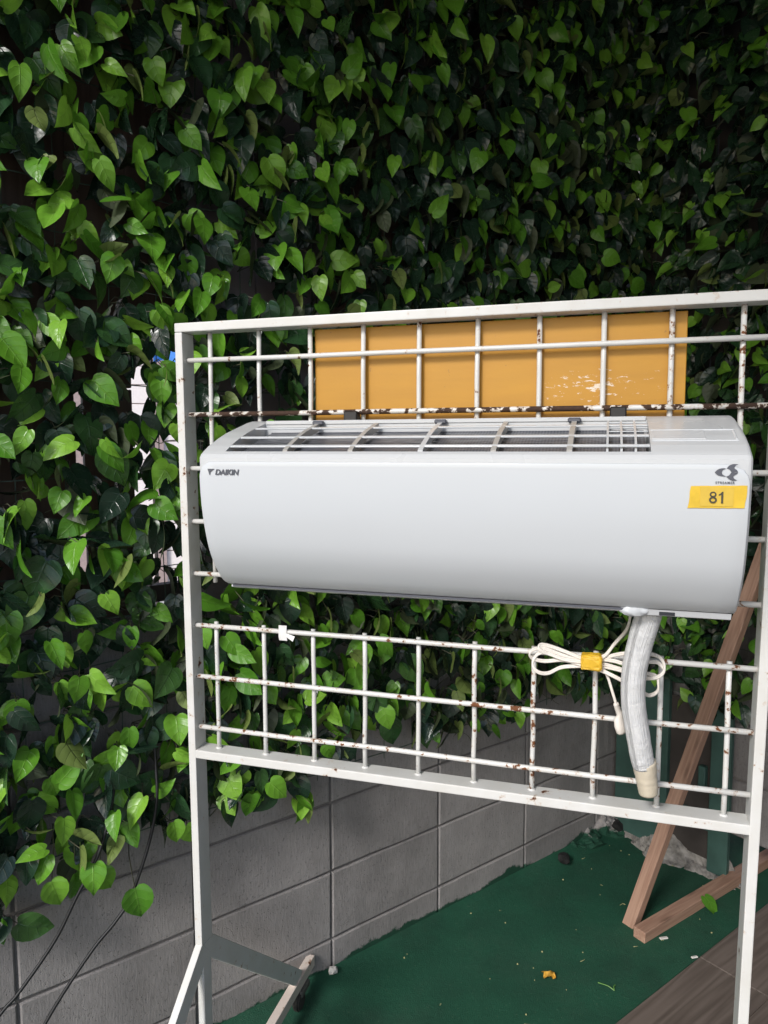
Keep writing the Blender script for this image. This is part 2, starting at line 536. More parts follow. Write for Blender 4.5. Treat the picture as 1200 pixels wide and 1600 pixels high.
bw = empty('block_wall', WALL, WALL_RZ, 'grey concrete block wall with raked joints running behind the ivy', 'wall')
obj('mortar', newbox(-2.4, 1.43, 0.007, 0.098, -0.1, 1.097), M['mortar'], bw)
for row in range(6):
    for k in range(-6, 4):
        w = 0.4 if k < 3 else 0.128
        link('block', block_mesh(w, M['wall_block'], (row * 3 + k) % 4), bw, (k * 0.4, 0, -0.1 + row * 0.2))
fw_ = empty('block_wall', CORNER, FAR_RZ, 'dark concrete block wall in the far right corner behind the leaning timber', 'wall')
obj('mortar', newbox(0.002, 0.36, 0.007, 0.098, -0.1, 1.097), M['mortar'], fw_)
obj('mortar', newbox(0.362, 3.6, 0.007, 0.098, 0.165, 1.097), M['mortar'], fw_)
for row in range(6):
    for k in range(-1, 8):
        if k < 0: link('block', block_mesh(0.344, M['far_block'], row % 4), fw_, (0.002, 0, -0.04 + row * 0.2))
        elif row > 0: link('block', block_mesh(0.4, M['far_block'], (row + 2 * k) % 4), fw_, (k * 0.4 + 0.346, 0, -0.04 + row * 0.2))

# boards and panels standing on the wall
fen = empty('board_fence', WALL + Vector((0, 0, 1.1)), WALL_RZ, 'brown and grey boarding above the block wall, seen through the ivy', 'fence')
def board(x0, x1, z0, z1, m, y0=0.03):
    obj('board', newbox(x0, x1, y0, y0 + 0.018, z0 - 1.1, z1 - 1.1, bevel=0.0015), m, fen)
x = -2.4
while x < -0.75:
    board(x, min(x + 0.295, -0.63), 1.1, 3.12, M['brown_ply']); x += 0.3
board(-0.63, -0.505, 1.62, 3.12, M['brown_ply'])
board(-0.63, -0.505, 1.1, 1.21, M['brown_ply'])
board(-0.612, -0.505, 1.214, 1.616, M['brown_ply'])
board(-0.505, -0.37, 1.80, 3.12, M['brown_ply'], 0.0301)
board(-0.37, -0.19, 1.1, 3.12, M['grey_board']); board(-0.187, 0.0, 1.1, 3.12, M['grey_board'])
x = 0.004
while x < 1.38:
    board(x, min(x + 0.295, 1.40), 1.1, 3.12, M['dark_board'] if int(x * 10) % 2 else M['brown_ply']); x += 0.3
for z in (1.12, 1.86, 3.0):
    obj('rail', newbox(-2.4, 1.40, 0.049, 0.079, z - 1.1, z - 1.06), M['dark_board'], fen)
fen2 = empty('board_fence', CORNER + Vector((0, 0, 1.1)), FAR_RZ, 'dark boarding above the far right wall, hidden behind the ivy, with boards added lower down to darken the gap', 'fence')
for i in range(12):
    obj('board', newbox(i * 0.3 + 0.002, i * 0.3 + 0.297, 0.03, 0.048, 0, 2.02, bevel=0.0015), M['dark_board'], fen2)

for i in range(12):
    obj('board', newbox(i * 0.3 + 0.002, i * 0.3 + 0.297, 0.95, 0.968, -1.12, 0.6), M['dark_board'], fen2)  # boards added behind the gap under the wall, to keep it dark

# unseen roof over the yard (shaped to keep the far corner dark) on posts, and the house beyond the fence
rf = empty('canopy_roof', WALL + Vector((0, 0, 3.2)), WALL_RZ, 'unseen flat sheet roof above the ivy walls, shaped to shade the yard', 'roof')
for i in range(13):
    obj('roof_sheet', newbox(-1.6 + i * 0.35, -1.6 + i * 0.35 + 0.347, -3.7, 0.3, 0.04, 0.052), M['roof_metal'], rf)
for y in (-3.6, -2.1, -1.0, 0.07):
    obj('roof_beam', newbox(-1.55, 2.9, y - 0.03, y + 0.03, -0.06, 0.04), M['dark_board'], rf)
for i in range(1):
    obj('shade_board', newbox(-1.60, -1.58, -3.7, 0.02, -0.26, -0.02), M['dark_board'], rf)  # unseen board added below the roof's left edge to cut incoming light
bk = empty('light_block_wall', WALL + Wn * 3.65, WALL_RZ, 'unseen dark boarded wall added behind the viewer to hold back light', 'wall')  # unseen wall, added to block light from behind right
for i in range(9):
    obj('board', newbox(-0.1 + i * 0.3, 0.197 + i * 0.3, -0.02, 0.0, -0.02, 3.13), M['dark_board'], bk)

hs = empty('house', Vector((-1.2, 8.3, -0.05)), R(16), 'sunlit pale pink house wall glimpsed through the gap beside the stand', 'house')
obj('wall', newbox(-6, 9, 0.02, 0.4, 0, 6), M['siding_trim'], hs)
for i in range(30):
    obj('siding_board', newbox(-6, 9, 0.0, 0.019, 0.2 * i, 0.2 * i + 0.19, bevel=0.004), M['siding'], hs)
for xx in (-2.15, -1.35, -0.9, 0.35):
    obj('trim', newbox(xx, xx + 0.11, -0.04, -0.001, 0, 5.8), M['siding_trim'], hs)
tp = empty('blue_tarp', Vector((-1.62, 5.2, -0.05)), R(10), 'strip of blue sheet hanging far behind the ivy at the left stand post', 'tarp')
bm = bmesh.new()
g = [[bm.verts.new((0.055 * i, 0.03 * math.sin(i * 1.3), 2.56 - 0.17 * j + 0.04 * math.sin(i * 0.9))) for j in range(2)] for i in range(14)]
for i in range(13): bm.faces.new((g[i][0], g[i + 1][0], g[i + 1][1], g[i][1]))
g = [[bm.verts.new((0.055 * i, 0.03 * math.sin(i * 1.3), 2.22 - 0.10 * j + 0.03 * math.sin(i * 1.2))) for j in range(2)] for i in range(14)]
for i in range(13): bm.faces.new((g[i][0], g[i + 1][0], g[i + 1][1], g[i][1]))
o = obj('sheet', bm, M['blue_tarp'], tp); sm = o.modifiers.new('thick', 'SOLIDIFY'); sm.thickness = 0.004
for xx in (-0.02, 0.74):
    bm = bmesh.new(); tube(bm, [(xx, 0.01, 0.0), (xx, 0.01, 2.7)], 0.014, 6); obj('pole', bm, M['dark_board'], tp)

# ------------------------------------------------------------------ ivy screens
def leaf_shape(var):
    rr = random.Random(100 + var)
    T = [0.0, 0.08, 0.2, 0.36, 0.54, 0.72, 0.88, 1.0]
    W = [0.30, 0.41, 0.50, 0.505, 0.43, 0.29, 0.12, 0.004]
    wid = rr.uniform(0.60, 0.90)
    fold = rr.uniform(0.0, 0.75)
    curl = rr.uniform(-0.2, 0.9)
    tw_ = rr.uniform(-0.5, 0.5)
    side = rr.uniform(-0.12, 0.12)
    wave = rr.uniform(0.0, 0.045)
    US = [-1, -0.5, 0, 0.5, 1]
    V = []; UV = []; F = []
    for i, t in enumerate(T):
        for u in US:
            a = abs(u)
            lobe = -0.095 * math.sin(min(1, a) * math.pi * 0.75) * max(0, 1 - t / 0.4)
            x = u * W[i] * wid
            y = t + lobe
            z = fold * abs(x) * (1 - 0.35 * a) - curl * 0.42 * t * t + tw_ * x * (t - 0.3) + wave * math.sin(6.5 * t + 2 * u)
            x += side * t * t
            V.append((x, y, z)); UV.append((u * 0.5 + 0.5, t))
    for i in range(len(T) - 1):
        for k in range(4):
            a = i * 5 + k
            F.append((a, a + 1, a + 6, a + 5))
    return np.array(V, float), np.array(UV, float), F
NVAR = 12
SHAPES = [leaf_shape(i) for i in range(NVAR)]
LEAF_ME = {}
for vi, (V, UV, F) in enumerate(SHAPES):
    for mn in ('leaf_bright', 'leaf_dark'):
        me = bpy.data.meshes.new('leaf')
        me.from_pydata(V.tolist(), [], F)
        uvl = me.uv_layers.new(name='UVMap')
        li = np.empty(len(me.loops), np.int32); me.loops.foreach_get('vertex_index', li)
        uvl.data.foreach_set('uv', UV[li].ravel().astype(np.float32))
        me.polygons.foreach_set('use_smooth', np.ones(len(me.polygons), bool))
        me.materials.append(M[mn])
        LEAF_ME[vi, mn] = me

def make_leaves(frame, x0, x1, hem, top, step, per, holes, far=False, seed=0, share=(0.66, 0.30)):
    """leaves hanging in tufts from the knots of a net; local x along the net, y into the wall, z up"""
    rr = random.Random(seed)
    out = []
    nx = int((x1 - x0) / step); nz = int((top - 0.35) / step)
    for iz in range(nz):
        for ix in range(nx):
            kx = x0 + (ix + 0.5) * step + rr.uniform(-0.022, 0.022) + (0.5 * step if iz % 2 else 0)
            kz = 0.35 + (iz + 0.5) * step + rr.uniform(-0.022, 0.022)
            if kx > x1 + 0.01: continue
            if kz < hem(kx) + 0.075 + rr.uniform(-0.02, 0.05): continue
            n = per + (1 if rr.random() < 0.6 else 0)
            if holes(kx, kz, rr): n = 0 if rr.random() < 0.55 else 1
            for q in range(n):
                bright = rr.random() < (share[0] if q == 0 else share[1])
                L = rr.choice((0.82, 1, 1, 1.1)) * rr.uniform(0.051, 0.071) * (0.95 if bright else 1.08)
                a = rr.gauss(0, 0.62)
                if rr.random() < 0.08: a = rr.uniform(-2.6, 2.6)
                lean = rr.uniform(-0.05, 0.75) if bright else rr.uniform(-0.15, 0.45)
                if far: lean += 0.1; a *= 1.25
                tip = Vector((math.sin(a) * math.cos(lean), -math.sin(lean), -math.cos(a) * math.cos(lean)))
                nrm = Vector((0, -1, 0.25)); nrm = (nrm - tip * nrm.dot(tip)).normalized()
                nrm = Matrix.Rotation(rr.gauss(0, 0.85 if not far else 1.05), 3, tip) @ nrm
                if rr.random() < 0.05: nrm = -nrm
                xa = tip.cross(nrm)
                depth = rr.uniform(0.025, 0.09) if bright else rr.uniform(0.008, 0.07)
                base = Vector((kx + rr.uniform(-0.03, 0.03), -depth, kz + rr.uniform(-0.02, 0.03)))
                out.append((base, xa, tip, nrm, L, rr.randrange(NVAR), 'leaf_bright' if bright else 'leaf_dark', rr.random(), Vector((kx, 0, kz))))
    return out

def screen(origin, rz, x0, x1, hem, top, step, per, holes, label, far=False, seed=0, share=(0.66, 0.30)):
    root = empty('ivy_screen', origin, rz, label, 'artificial ivy', 'artificial ivy screens hung on the walls')
    MW = Matrix.Translation(origin) @ Matrix.Rotation(rz, 4, 'Z')
    return dict(root=root, MW=MW, leaves=make_leaves(None, x0, x1, hem, top, step, per, holes, far, seed, share), x0=x0, x1=x1, hem=hem, top=top, seed=seed)

def hem_left(x):
    return 0.555 + 0.03 * math.sin(x * 9) - (0.035 if x < -0.42 else 0)
def hem_mid(x):
    return 0.575 + 0.05 * math.sin(x * 8 + 1) - 0.02 * x - (0.03 if x > 0.9 else 0) - (0.03 if x < 0.03 else 0)
def holes_left(x, z, rr):
    f = math.sin(x * 13 + 1.7) * math.sin(z * 8.3 + 0.6) + 0.7 * math.sin(x * 29 + z * 21)
    inside = (-0.49 < x < -0.37 and 1.12 < z < 1.66) or (-0.36 < x < 0.0 and 1.5 < z < 1.85) or (-0.74 < x < -0.58 and 0.92 < z < 1.15)
    return (inside and rr.random() < 0.30) or f > 1.55
def holes_mid(x, z, rr):
    return math.sin(x * 11 + 0.4) * math.sin(z * 9.1 + 2.0) + 0.6 * math.sin(x * 31 + z * 17) > 1.35
def holes_far(x, z, rr):
    return math.sin(x * 17 + 1.4) * math.sin(z * 10.1 + 2.0) > 0.9

screens = [
    screen(WALL + Wn * 0.035, WALL_RZ, -1.6, 0.03, hem_left, 3.1, 0.056, 3, holes_left, 'bright leafy ivy screen on the left, hanging lowest in front of the black cables', seed=3),
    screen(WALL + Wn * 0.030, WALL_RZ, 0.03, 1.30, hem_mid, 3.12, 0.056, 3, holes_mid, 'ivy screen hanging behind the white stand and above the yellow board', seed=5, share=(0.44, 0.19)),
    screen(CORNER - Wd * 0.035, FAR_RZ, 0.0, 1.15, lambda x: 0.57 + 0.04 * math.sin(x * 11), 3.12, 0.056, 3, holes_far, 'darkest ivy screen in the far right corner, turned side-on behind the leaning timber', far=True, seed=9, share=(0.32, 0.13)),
]

# a few leaves that hang free below the left hem
for (x_, y_, z_, a_, b_, L_, rv_, mn_) in ((-0.592, -0.115, 0.555, 0.12, 0.1, 0.072, 0.9, 'leaf_bright'), (-0.655, -0.075, 0.598, 0.5, 0.3, 0.056, 0.6, 'leaf_bright'), (-0.748, -0.08, 0.612, 0.25, 0.25, 0.06, 0.8, 'leaf_bright'), (-0.70, -0.07, 0.605, -0.1, 0.9, 0.055, 0.5, 'leaf_bright')):
    tip = Vector((math.sin(a_), -0.15, -math.cos(a_))).normalized()
    nrm = Vector((b_ - 0.3, -1, 0.3)); nrm = (nrm - tip * nrm.dot(tip)).normalized()
    screens[0]['leaves'].append((Vector((x_, y_, z_)), tip.cross(nrm), tip, nrm, L_, 4, mn_, rv_, Vector((x_ + 0.02, -0.02, z_ + 0.09))))

# which leaves show: rays from the photograph's viewpoint decide which 300 of a screen become single leaves
allv, allf, owner = [], [], []
for si, s in enumerate(screens):
    for li, (base, xa, tip, nrm, L, vi, mn, rv, knot) in enumerate(s['leaves']):
        V, UV, F = SHAPES[vi]
        B = np.array([xa[:], tip[:], nrm[:]]) * L
        P = V @ B + np.array(base[:])
        Rw = np.array(s['MW'].to_3x3()); P = P @ Rw.T + np.array(s['MW'].translation[:])
        s.setdefault('P', []).append(P)
        o0 = len(allv)
        allv.extend(P.tolist()); allf.extend([tuple(o0 + i for i in f) for f in F]); owner.extend([(si, li)] * len(F))
bvh = BVHTree.FromPolygons([Vector(v) for v in allv], allf)
hits = {}
cr = cam.rotation_euler.to_matrix()
for iy in range(0, 400):
    for ix in range(0, 300):
        px, py = ix * 4 + 2, iy * 4 + 2
        if 330 < px < 1160 and 660 < py < 925: continue
        if 485 < px < 1075 and 500 < py < 650: continue
        d = cr @ Vector(((px - 600) / 1139.8, (800 - py) / 1139.8, -1))
        r_ = bvh.ray_cast(cam.location, d.normalized())
        if r_[2] is not None:
            hits[owner[r_[2]]] = hits.get(owner[r_[2]], 0) + 1

for si, s in enumerate(screens):
    root, Ls = s['root'], s['leaves']
    order = sorted(range(len(Ls)), key=lambda i: -hits.get((si, i), 0))
    single = set(order[:300])
    mv, mf, muv, mr, mm = [], [], [], [], []
    nv = 0
    for i, (base, xa, tip, nrm, L, vi, mn, rv, knot) in enumerate(Ls):
        if i in single:
            o = bpy.data.objects.new('leaf', LEAF_ME[vi, mn])
            COL.objects.link(o)
            o.parent = root
            o.matrix_local = Matrix.Translation(base) @ Matrix((xa, tip, nrm)).transposed().to_4x4() @ Matrix.Scale(L, 4)
        else:
            V, UV, F = SHAPES[vi]
            mv.append(V @ (np.array([xa[:], tip[:], nrm[:]]) * L) + np.array(base[:]))
            mf.append(np.array(F) + nv); muv.append(UV); nv += len(V)
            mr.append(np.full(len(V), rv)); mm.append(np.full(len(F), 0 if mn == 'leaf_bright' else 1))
    me = bpy.data.meshes.new('leaf_mass')
    me.from_pydata(np.concatenate(mv).tolist(), [], np.concatenate(mf).tolist())
    UVa = np.concatenate(muv)
    uvl = me.uv_layers.new(name='UVMap')
    li = np.empty(len(me.loops), np.int32); me.loops.foreach_get('vertex_index', li)
    uvl.data.foreach_set('uv', UVa[li].ravel().astype(np.float32))
    at = me.attributes.new('rnd', 'FLOAT', 'POINT'); at.data.foreach_set('value', np.concatenate(mr).astype(np.float32))
    me.materials.append(M['leaf_bright']); me.materials.append(M['leaf_dark'])
    me.polygons.foreach_set('material_index', np.concatenate(mm).astype(np.int32))
    me.polygons.foreach_set('use_smooth', np.ones(len(me.polygons), bool))
    o = link('leaf_mass', me, root); o['kind'] = 'stuff'
    # petioles and twigs
    bm = bmesh.new()
    rr = random.Random(40 + si)
    for (base, xa, tip, nrm, L, vi, mn, rv, knot) in Ls:
        mid = (base + knot) / 2 + Vector((rr.uniform(-.008, .008), -0.006, rr.uniform(0.002, .012)))
        tube(bm, [knot, mid, base + tip * 0.004], 0.0012, 3, cap=False)
    for _ in range(46):
        x_ = rr.uniform(max(s['x0'], -1.0), min(s['x1'], 1.2)); z_ = rr.uniform(s['hem'](x_) + 0.05, min(s['top'], 2.9))
        p = Vector((x_, -rr.uniform(0.02, 0.06), z_)); pts = [p]
        dx = rr.choice((-1, 1)); dz = rr.uniform(-0.7, 0.5)
        for _k in range(4):
            p = p + Vector((dx * rr.uniform(.012, .03), -rr.uniform(-.008, .01), dz * 0.025 + rr.uniform(-.015, .015))); pts.append(p)
        tube(bm, catmull(pts, 3), 0.0013, 4)
    obj('stem', bm, M['stem'], root)['kind'] = 'stuff'
    # the plastic net that carries the leaves
    bm = bmesh.new()
    z = 0.62
    while z < s['top']:
        n = 14
        pts = [(s['x0'] + (s['x1'] - s['x0']) * k / n, -0.004 - rr.uniform(0, .006), z + rr.uniform(-.006, .006)) for k in range(n + 1)]
        tube(bm, catmull(pts, 2), 0.0014, 4)
        z += 0.1
    x_ = s['x0'] + 0.03
    while x_ < s['x1']:
        pts = [(x_ + rr.uniform(-.005, .005), -0.004 - rr.uniform(0, .005), 0.60 + (s['top'] - 0.6) * k / 16) for k in range(17)]
        tube(bm, pts, 0.0012, 4)
        x_ += 0.1
    obj('net', bm, M['net'], root)

# ------------------------------------------------------------------ white display stand
st = empty('display_stand', STAND, STAND_RZ, 'white rust-spotted steel stand with a rod grid carrying the air conditioner', 'stand')
TW, TD = 0.0155, 0.040
zb0, zb1 = 0.887, 0.9035
zt0, zt1 = 1.698, 1.7145
xl, xr = -0.060, 0.944
hd = TD / 2
obj('top_rail', newbox(xl, xr + TW, -hd, hd, zt0, zt1, bevel=0.002, seg=2), M['paint_white'], st)
obj('bottom_rail', newbox(xl + TW, xr, -hd + 0.0005, hd - 0.0005, zb0, zb1, bevel=0.002, seg=2), M['paint_white'], st)
def skew_post(xa, xb, z0, z1, x0b, x1b):
    bm = bmesh.new()
    box(bm, 0, 1, -hd, hd, z0, z1)
    for v in bm.verts:
        top = v.co.z > (z0 + z1) / 2
        k = v.co.x
        v.co.x = (xa + (xb - xa) * k) if top else (x0b + (x1b - x0b) * k)
    bmesh.ops.bevel(bm, geom=list(bm.edges), offset=0.002, segments=2, affect='EDGES', profile=0.6)
    return bm
obj('post', skew_post(xl, xl + TW, 0.50, zt0 - 0.0005, -0.050, -0.050 + TW), M['paint_white'], st)
obj('post', skew_post(xr, xr + TW, 0.50, zt0 - 0.0005, 0.929, 0.929 + TW), M['paint_white'], st)
FB_Z0, FB_Z1 = 0.055, 0.085
def bar_between(p, q, w, d):
    """flat bar in the y-z plane: w across x, d deep"""
    p, q = Vector(p), Vector(q)
    t = (q - p).normalized()
    s_ = Vector((1, 0, 0)); b = t.cross(s_)
    bm = bmesh.new()
    vs8 = []
    for c in (p, q):
        for sx, sb in ((-1, -1), (1, -1), (1, 1), (-1, 1)):
            vs8.append(bm.verts.new(c + s_ * sx * w / 2 + b * sb * d / 2))
    for f in ((0, 1, 2, 3), (7, 6, 5, 4), (0, 4, 5, 1), (1, 5, 6, 2), (2, 6, 7, 3), (3, 7, 4, 0)):
        bm.faces.new([vs8[i] for i in f])
    bmesh.ops.recalc_face_normals(bm, faces=bm.faces)
    bmesh.ops.bevel(bm, geom=list(bm.edges), offset=0.002, segments=2, affect='EDGES', profile=0.6)
    return bm
for side, cx in ((0, -0.0425), (1, 0.937)):
    obj('leg', newbox(cx - 0.0072, cx + 0.0072, -0.016, 0.016, FB_Z1 - 0.001, 0.5, bevel=0.002), M['paint_white'], st)
    obj('brace', bar_between((cx, -0.004, 0.49), (cx, -0.455, FB_Z1 - 0.004), 0.0150, 0.040), M['paint_white'], st)
    obj('brace', bar_between((cx, 0.004, 0.49), (cx, 0.455, FB_Z1 - 0.004), 0.0146, 0.040), M['paint_white'], st)
    ft = obj('foot_bar', newbox(cx - 0.011, cx + 0.011, -0.545, 0.545, FB_Z0, FB_Z1, bevel=0.002, seg=2), M['foot_paint'], st)
    for yy in (-0.50, 0.475):
        cs = obj('caster', newbox(-0.006, 0.018, -0.035, 0.02, 0.036, 0.0548, bevel=0.003), M['caster_grey'], ft, (cx, yy, 0))
        bm = bmesh.new()
        bmesh.ops.create_cone(bm, cap_ends=True, segments=20, radius1=0.026, radius2=0.026, depth=0.018, matrix=Matrix.Translation((cx + 0.006, yy - 0.03, 0.0275)) @ Matrix.Rotation(R(90), 4, 'Y'))
        bmesh.ops.bevel(bm, geom=[e for e in bm.edges if e.calc_face_angle(0) > 1], offset=0.004, segments=2, affect='EDGES')
        obj('wheel', bm, M['rubber'], ft, smooth=False)
RODR = 0.0043
def rod(p, q, m, r=RODR):
    bm = bmesh.new()
    p, q = Vector(p), Vector(q); n = 5
    pts = [p.lerp(q, k / n) + (Vector((random.uniform(-.0009, .0009), random.uniform(-.0009, .0009), random.uniform(-.0009, .0009))) if 0 < k < n else Vector()) for k in range(n + 1)]
    tube(bm, pts, r, 10)
    obj('rod', bm, m, st, smooth=True)
def weld(x, y, z):
    bm = bmesh.new()
    bmesh.ops.create_icosphere(bm, subdivisions=2, radius=0.0068, matrix=Matrix.Translation((x, y, z)) @ Matrix.Diagonal((1, 1, 0.45, 1)))
    obj('weld', bm, M['rod_clean'], st, smooth=True)
for i in range(10):
    x = 0.1 * i
    rod((x, RODR, 1.23), (x, RODR, zt0 + 0.001), M['rod_clean'] if i < 8 else M['rod_paint'])
    rod((x, RODR, zb1 - 0.001), (x, RODR, 1.1465 + 0.007), M['rod_clean'] if i < 5 else M['rod_paint'])
    weld(x, RODR, zb1)
for r_ in range(8):
    z = 1.6478 - 0.1003 * r_
    m = M['rod_rusty'] if r_ == 1 else (M['rod_clean'] if r_ in (0, 2, 3) else M['rod_paint'])
    rod((xl + TW - 0.002 - (0.0 if r_ else 0), -RODR, z), (xr + 0.002, -RODR, z), m, RODR + 0.0003)

# ------------------------------------------------------------------ yellow board
yb = tag(obj('yellow_board', newbox(-0.309, 0.309, -0.005, 0.005, 0.0, 0.318, bevel=0.001), M['yellow_board']), 'scratched mustard yellow board fixed behind the top of the white rod grid', 'board')
ca, sa = math.cos(STAND_RZ), math.sin(STAND_RZ)
def SP(x, y, z): return Vector((STAND.x + ca * x - sa * y, STAND.y + sa * x + ca * y, z))
yb.location = SP(0.514, 0.0185, 1.377); yb.rotation_euler = (0, 0, STAND_RZ)

# ------------------------------------------------------------------ air conditioner (local: x along the stand, y away from the viewer, z up)
AO = Vector((0.49, -0.02, 1.25))
ac = empty('air_conditioner', SP(*AO), STAND_RZ, 'white wall-type air conditioner with open top grille hung on the stand', 'air conditioner')
def A(x, d, z): return (x - AO.x, -d - AO.y, z - AO.z)
def prof(pts): return [(-d - AO.y, z - AO.z) for d, z in pts]
X0, X1, XA, XB = 0.093 - AO.x, 0.887 - AO.x, 0.135 - AO.x, 0.765 - AO.x
top_arc = [(0.2035, 1.4705), (0.199, 1.4765), (0.188, 1.4805), (0.171, 1.4895), (0.14, 1.502), (0.112, 1.5115), (0.075, 1.521), (0.039, 1.5298), (0.02, 1.533)]
front = [(0.2035, 1.465), (0.2025, 1.435), (0.200, 1.405), (0.195, 1.375), (0.186, 1.342), (0.177, 1.319), (0.164, 1.297), (0.144, 1.272), (0.125, 1.256)]
bottom = [(0.112, 1.2515), (0.02, 1.2535)]
ins = 0.0055
def inset(pts):
    return [(d - ins * 0.9, z) for d, z in pts]
solid = inset(front)[::-1]
full = [(0.02, 1.2535), (0.112, 1.2535)] + inset(front)[::-1] + [(d - (ins * 0.9 if d > 0.19 else 0), z) for d, z in top_arc]
# casing: end caps plus the hollow middle
def rounded_cap(xa, xb, rl, rr_):
    bm = bmesh.new()
    prism(bm, prof(full), xa, xb)
    return bm
bm = bmesh.new()
prism(bm, prof(full), X0, XA)
es = [e for e in bm.edges if abs(e.verts[0].co.x - X0) < 1e-5 and abs(e.verts[1].co.x - X0) < 1e-5]
bmesh.ops.recalc_face_normals(bm, faces=bm.faces)
bmesh.ops.bevel(bm, geom=es, offset=0.004, segments=2, affect='EDGES', profile=0.5)
b2 = bmesh.new(); prism(b2, prof(full), XB, X1)
bmesh.ops.recalc_face_normals(b2, faces=b2.faces)
es = [e for e in b2.edges if abs(e.verts[0].co.x - X1) < 1e-5 and abs(e.verts[1].co.x - X1) < 1e-5]
bmesh.ops.bevel(b2, geom=es, offset=0.006, segments=3, affect='EDGES', profile=0.5)
tmp = bpy.data.meshes.new('tmp'); b2.to_mesh(tmp); b2.free(); bm.from_mesh(tmp); bpy.data.meshes.remove(tmp)
mid = [(0.02, 1.2535), (0.112, 1.2535)] + inset(front)[::-1] + [(0.1985, 1.4705), (0.1945, 1.4765), (0.188, 1.4805), (0.184, 1.4795), (0.184, 1.435), (0.045, 1.435), (0.045, 1.5265), (0.039, 1.5298), (0.02, 1.533)]
prism(bm, prof(mid), XA, XB, caps=False)
obj('casing', bm, M['ac_case'], ac)

# front panel: curved sheet with rounded upper corners
bm = bmesh.new()
fp = catmull([(0, d, z) for d, z in front], 4)
RC = 0.026
ztop = front[0][1]
rows = []
NXp = 34
for p in fp:
    dz = ztop - p.z
    cut = RC - math.sqrt(max(0, RC * RC - max(0, RC - dz) ** 2)) if dz < RC else 0
    rb = p.z - front[-1][1]
    cut2 = 0.008 - math.sqrt(max(0, 0.008 ** 2 - max(0, 0.008 - rb) ** 2)) if rb < 0.008 else 0
    xa, xb = 0.0955 - AO.x + cut * 0.7 + cut2, 0.8835 - AO.x - cut - cut2
    rows.append([bm.verts.new((xa + (xb - xa) * k / NXp, -p.y - AO.y, p.z - AO.z)) for k in range(NXp + 1)])
for i in range(len(rows) - 1):
    for k in range(NXp):
        bm.faces.new((rows[i][k], rows[i][k + 1], rows[i + 1][k + 1], rows[i + 1][k]))
bmesh.ops.recalc_face_normals(bm, faces=bm.faces)
if sum(f.normal.y for f in bm.faces) > 0:
    bmesh.ops.reverse_faces(bm, faces=bm.faces)
fpo = link('front_panel', bpy.data.meshes.new('front_panel'), ac)
bm.to_mesh(fpo.data); bm.free()
fpo.data.materials.append(M['ac_front'])
for p in fpo.data.polygons: p.use_smooth = True
sm = fpo.modifiers.new('thick', 'SOLIDIFY'); sm.thickness = 0.0045; sm.offset = -1
bv = fpo.modifiers.new('edge', 'BEVEL'); bv.width = 0.0016; bv.segments = 2; bv.limit_method = 'ANGLE'; bv.angle_limit = R(50)

# top grille
gr = link('grille', mesh_of('grille', newbox(XA + 0.001, XB - 0.001, -0.047 - AO.y, -0.033 - AO.y, 1.5255 - AO.z, 1.5325 - AO.z, bevel=0.001), M['ac_case']), ac)
arc = catmull([(0, d, z) for d, z in [(0.190, 1.4808), (0.171, 1.4897), (0.137, 1.5032), (0.112, 1.5117), (0.085, 1.5185), (0.045, 1.5285)]], 5)
def arc_at(d):
    for a, b in zip(arc, arc[1:]):
        if a.y >= d >= b.y:
            t = (a.y - d) / max(1e-6, a.y - b.y)
            return a.lerp(b, t), (b - a).normalized()
    return arc[-1], (arc[-1] - arc[-2]).normalized()
def lbar(xa, xb, d, w=0.007, h=0.0024):
    p, t = arc_at(d)
    nn = Vector((0, -t.z, t.y)); 
    if nn.z < 0: nn = -nn
    prof_ = []
    for sw, sh in ((-1, 0.2), (1, 0.2), (1, -1), (-1, -1)):
        q = p + t * (sw * w / 2) + nn * (sh * h)
        prof_.append((-q.y - AO.y, q.z - AO.z))
    bm = bmesh.new(); prism(bm, prof_, xa, xb)
    bmesh.ops.recalc_face_normals(bm, faces=bm.faces)
    bmesh.ops.bevel(bm, geom=list(bm.edges), offset=0.0008, segments=1, affect='EDGES')
    return bm
for d, w in ((0.172, 0.0065), (0.137, 0.0065), (0.084, 0.0065)):
    obj('slat', lbar(XA + 0.0005, XB - 0.0005, d, w), M['ac_front'], gr)
def crib(x, w=0.006, depth=0.012, d0=0.189, d1=0.046):
    bm = bmesh.new()
    pts = [q for q in arc if d1 - 1e-6 <= q.y <= d0 + 1e-6]
    L_ = []
    for q in pts:
        ring = [(x - w / 2, q.y, q.z + 0.0004), (x + w / 2, q.y, q.z + 0.0004), (x + w / 2, q.y, q.z - depth), (x - w / 2, q.y, q.z - depth)]
        L_.append([bm.verts.new((a - AO.x, -b - AO.y, c - AO.z)) for a, b, c in ring])
    for a, b in zip(L_, L_[1:]):
        for k in range(4):
            bm.faces.new((a[k], a[(k + 1) % 4], b[(k + 1) % 4], b[k]))
    bm.faces.new(L_[0]); bm.faces.new(L_[-1][::-1])
    return bm
for x in (0.236, 0.342, 0.450, 0.556, 0.660):
    obj('rib', crib(x, 0.0075), M['ac_grey'] if x != 0.450 else M['ac_case'], gr)
for x in (0.7095, 0.728, 0.7465):
    obj('rib', crib(x, 0.003, d0=0.172), M['ac_front'], gr)
for d in (0.120, 0.102, 0.068):
    obj('slat', lbar(0.711 - AO.x, XB - 0.001, d, 0.0025, 0.0016), M['ac_front'], gr)
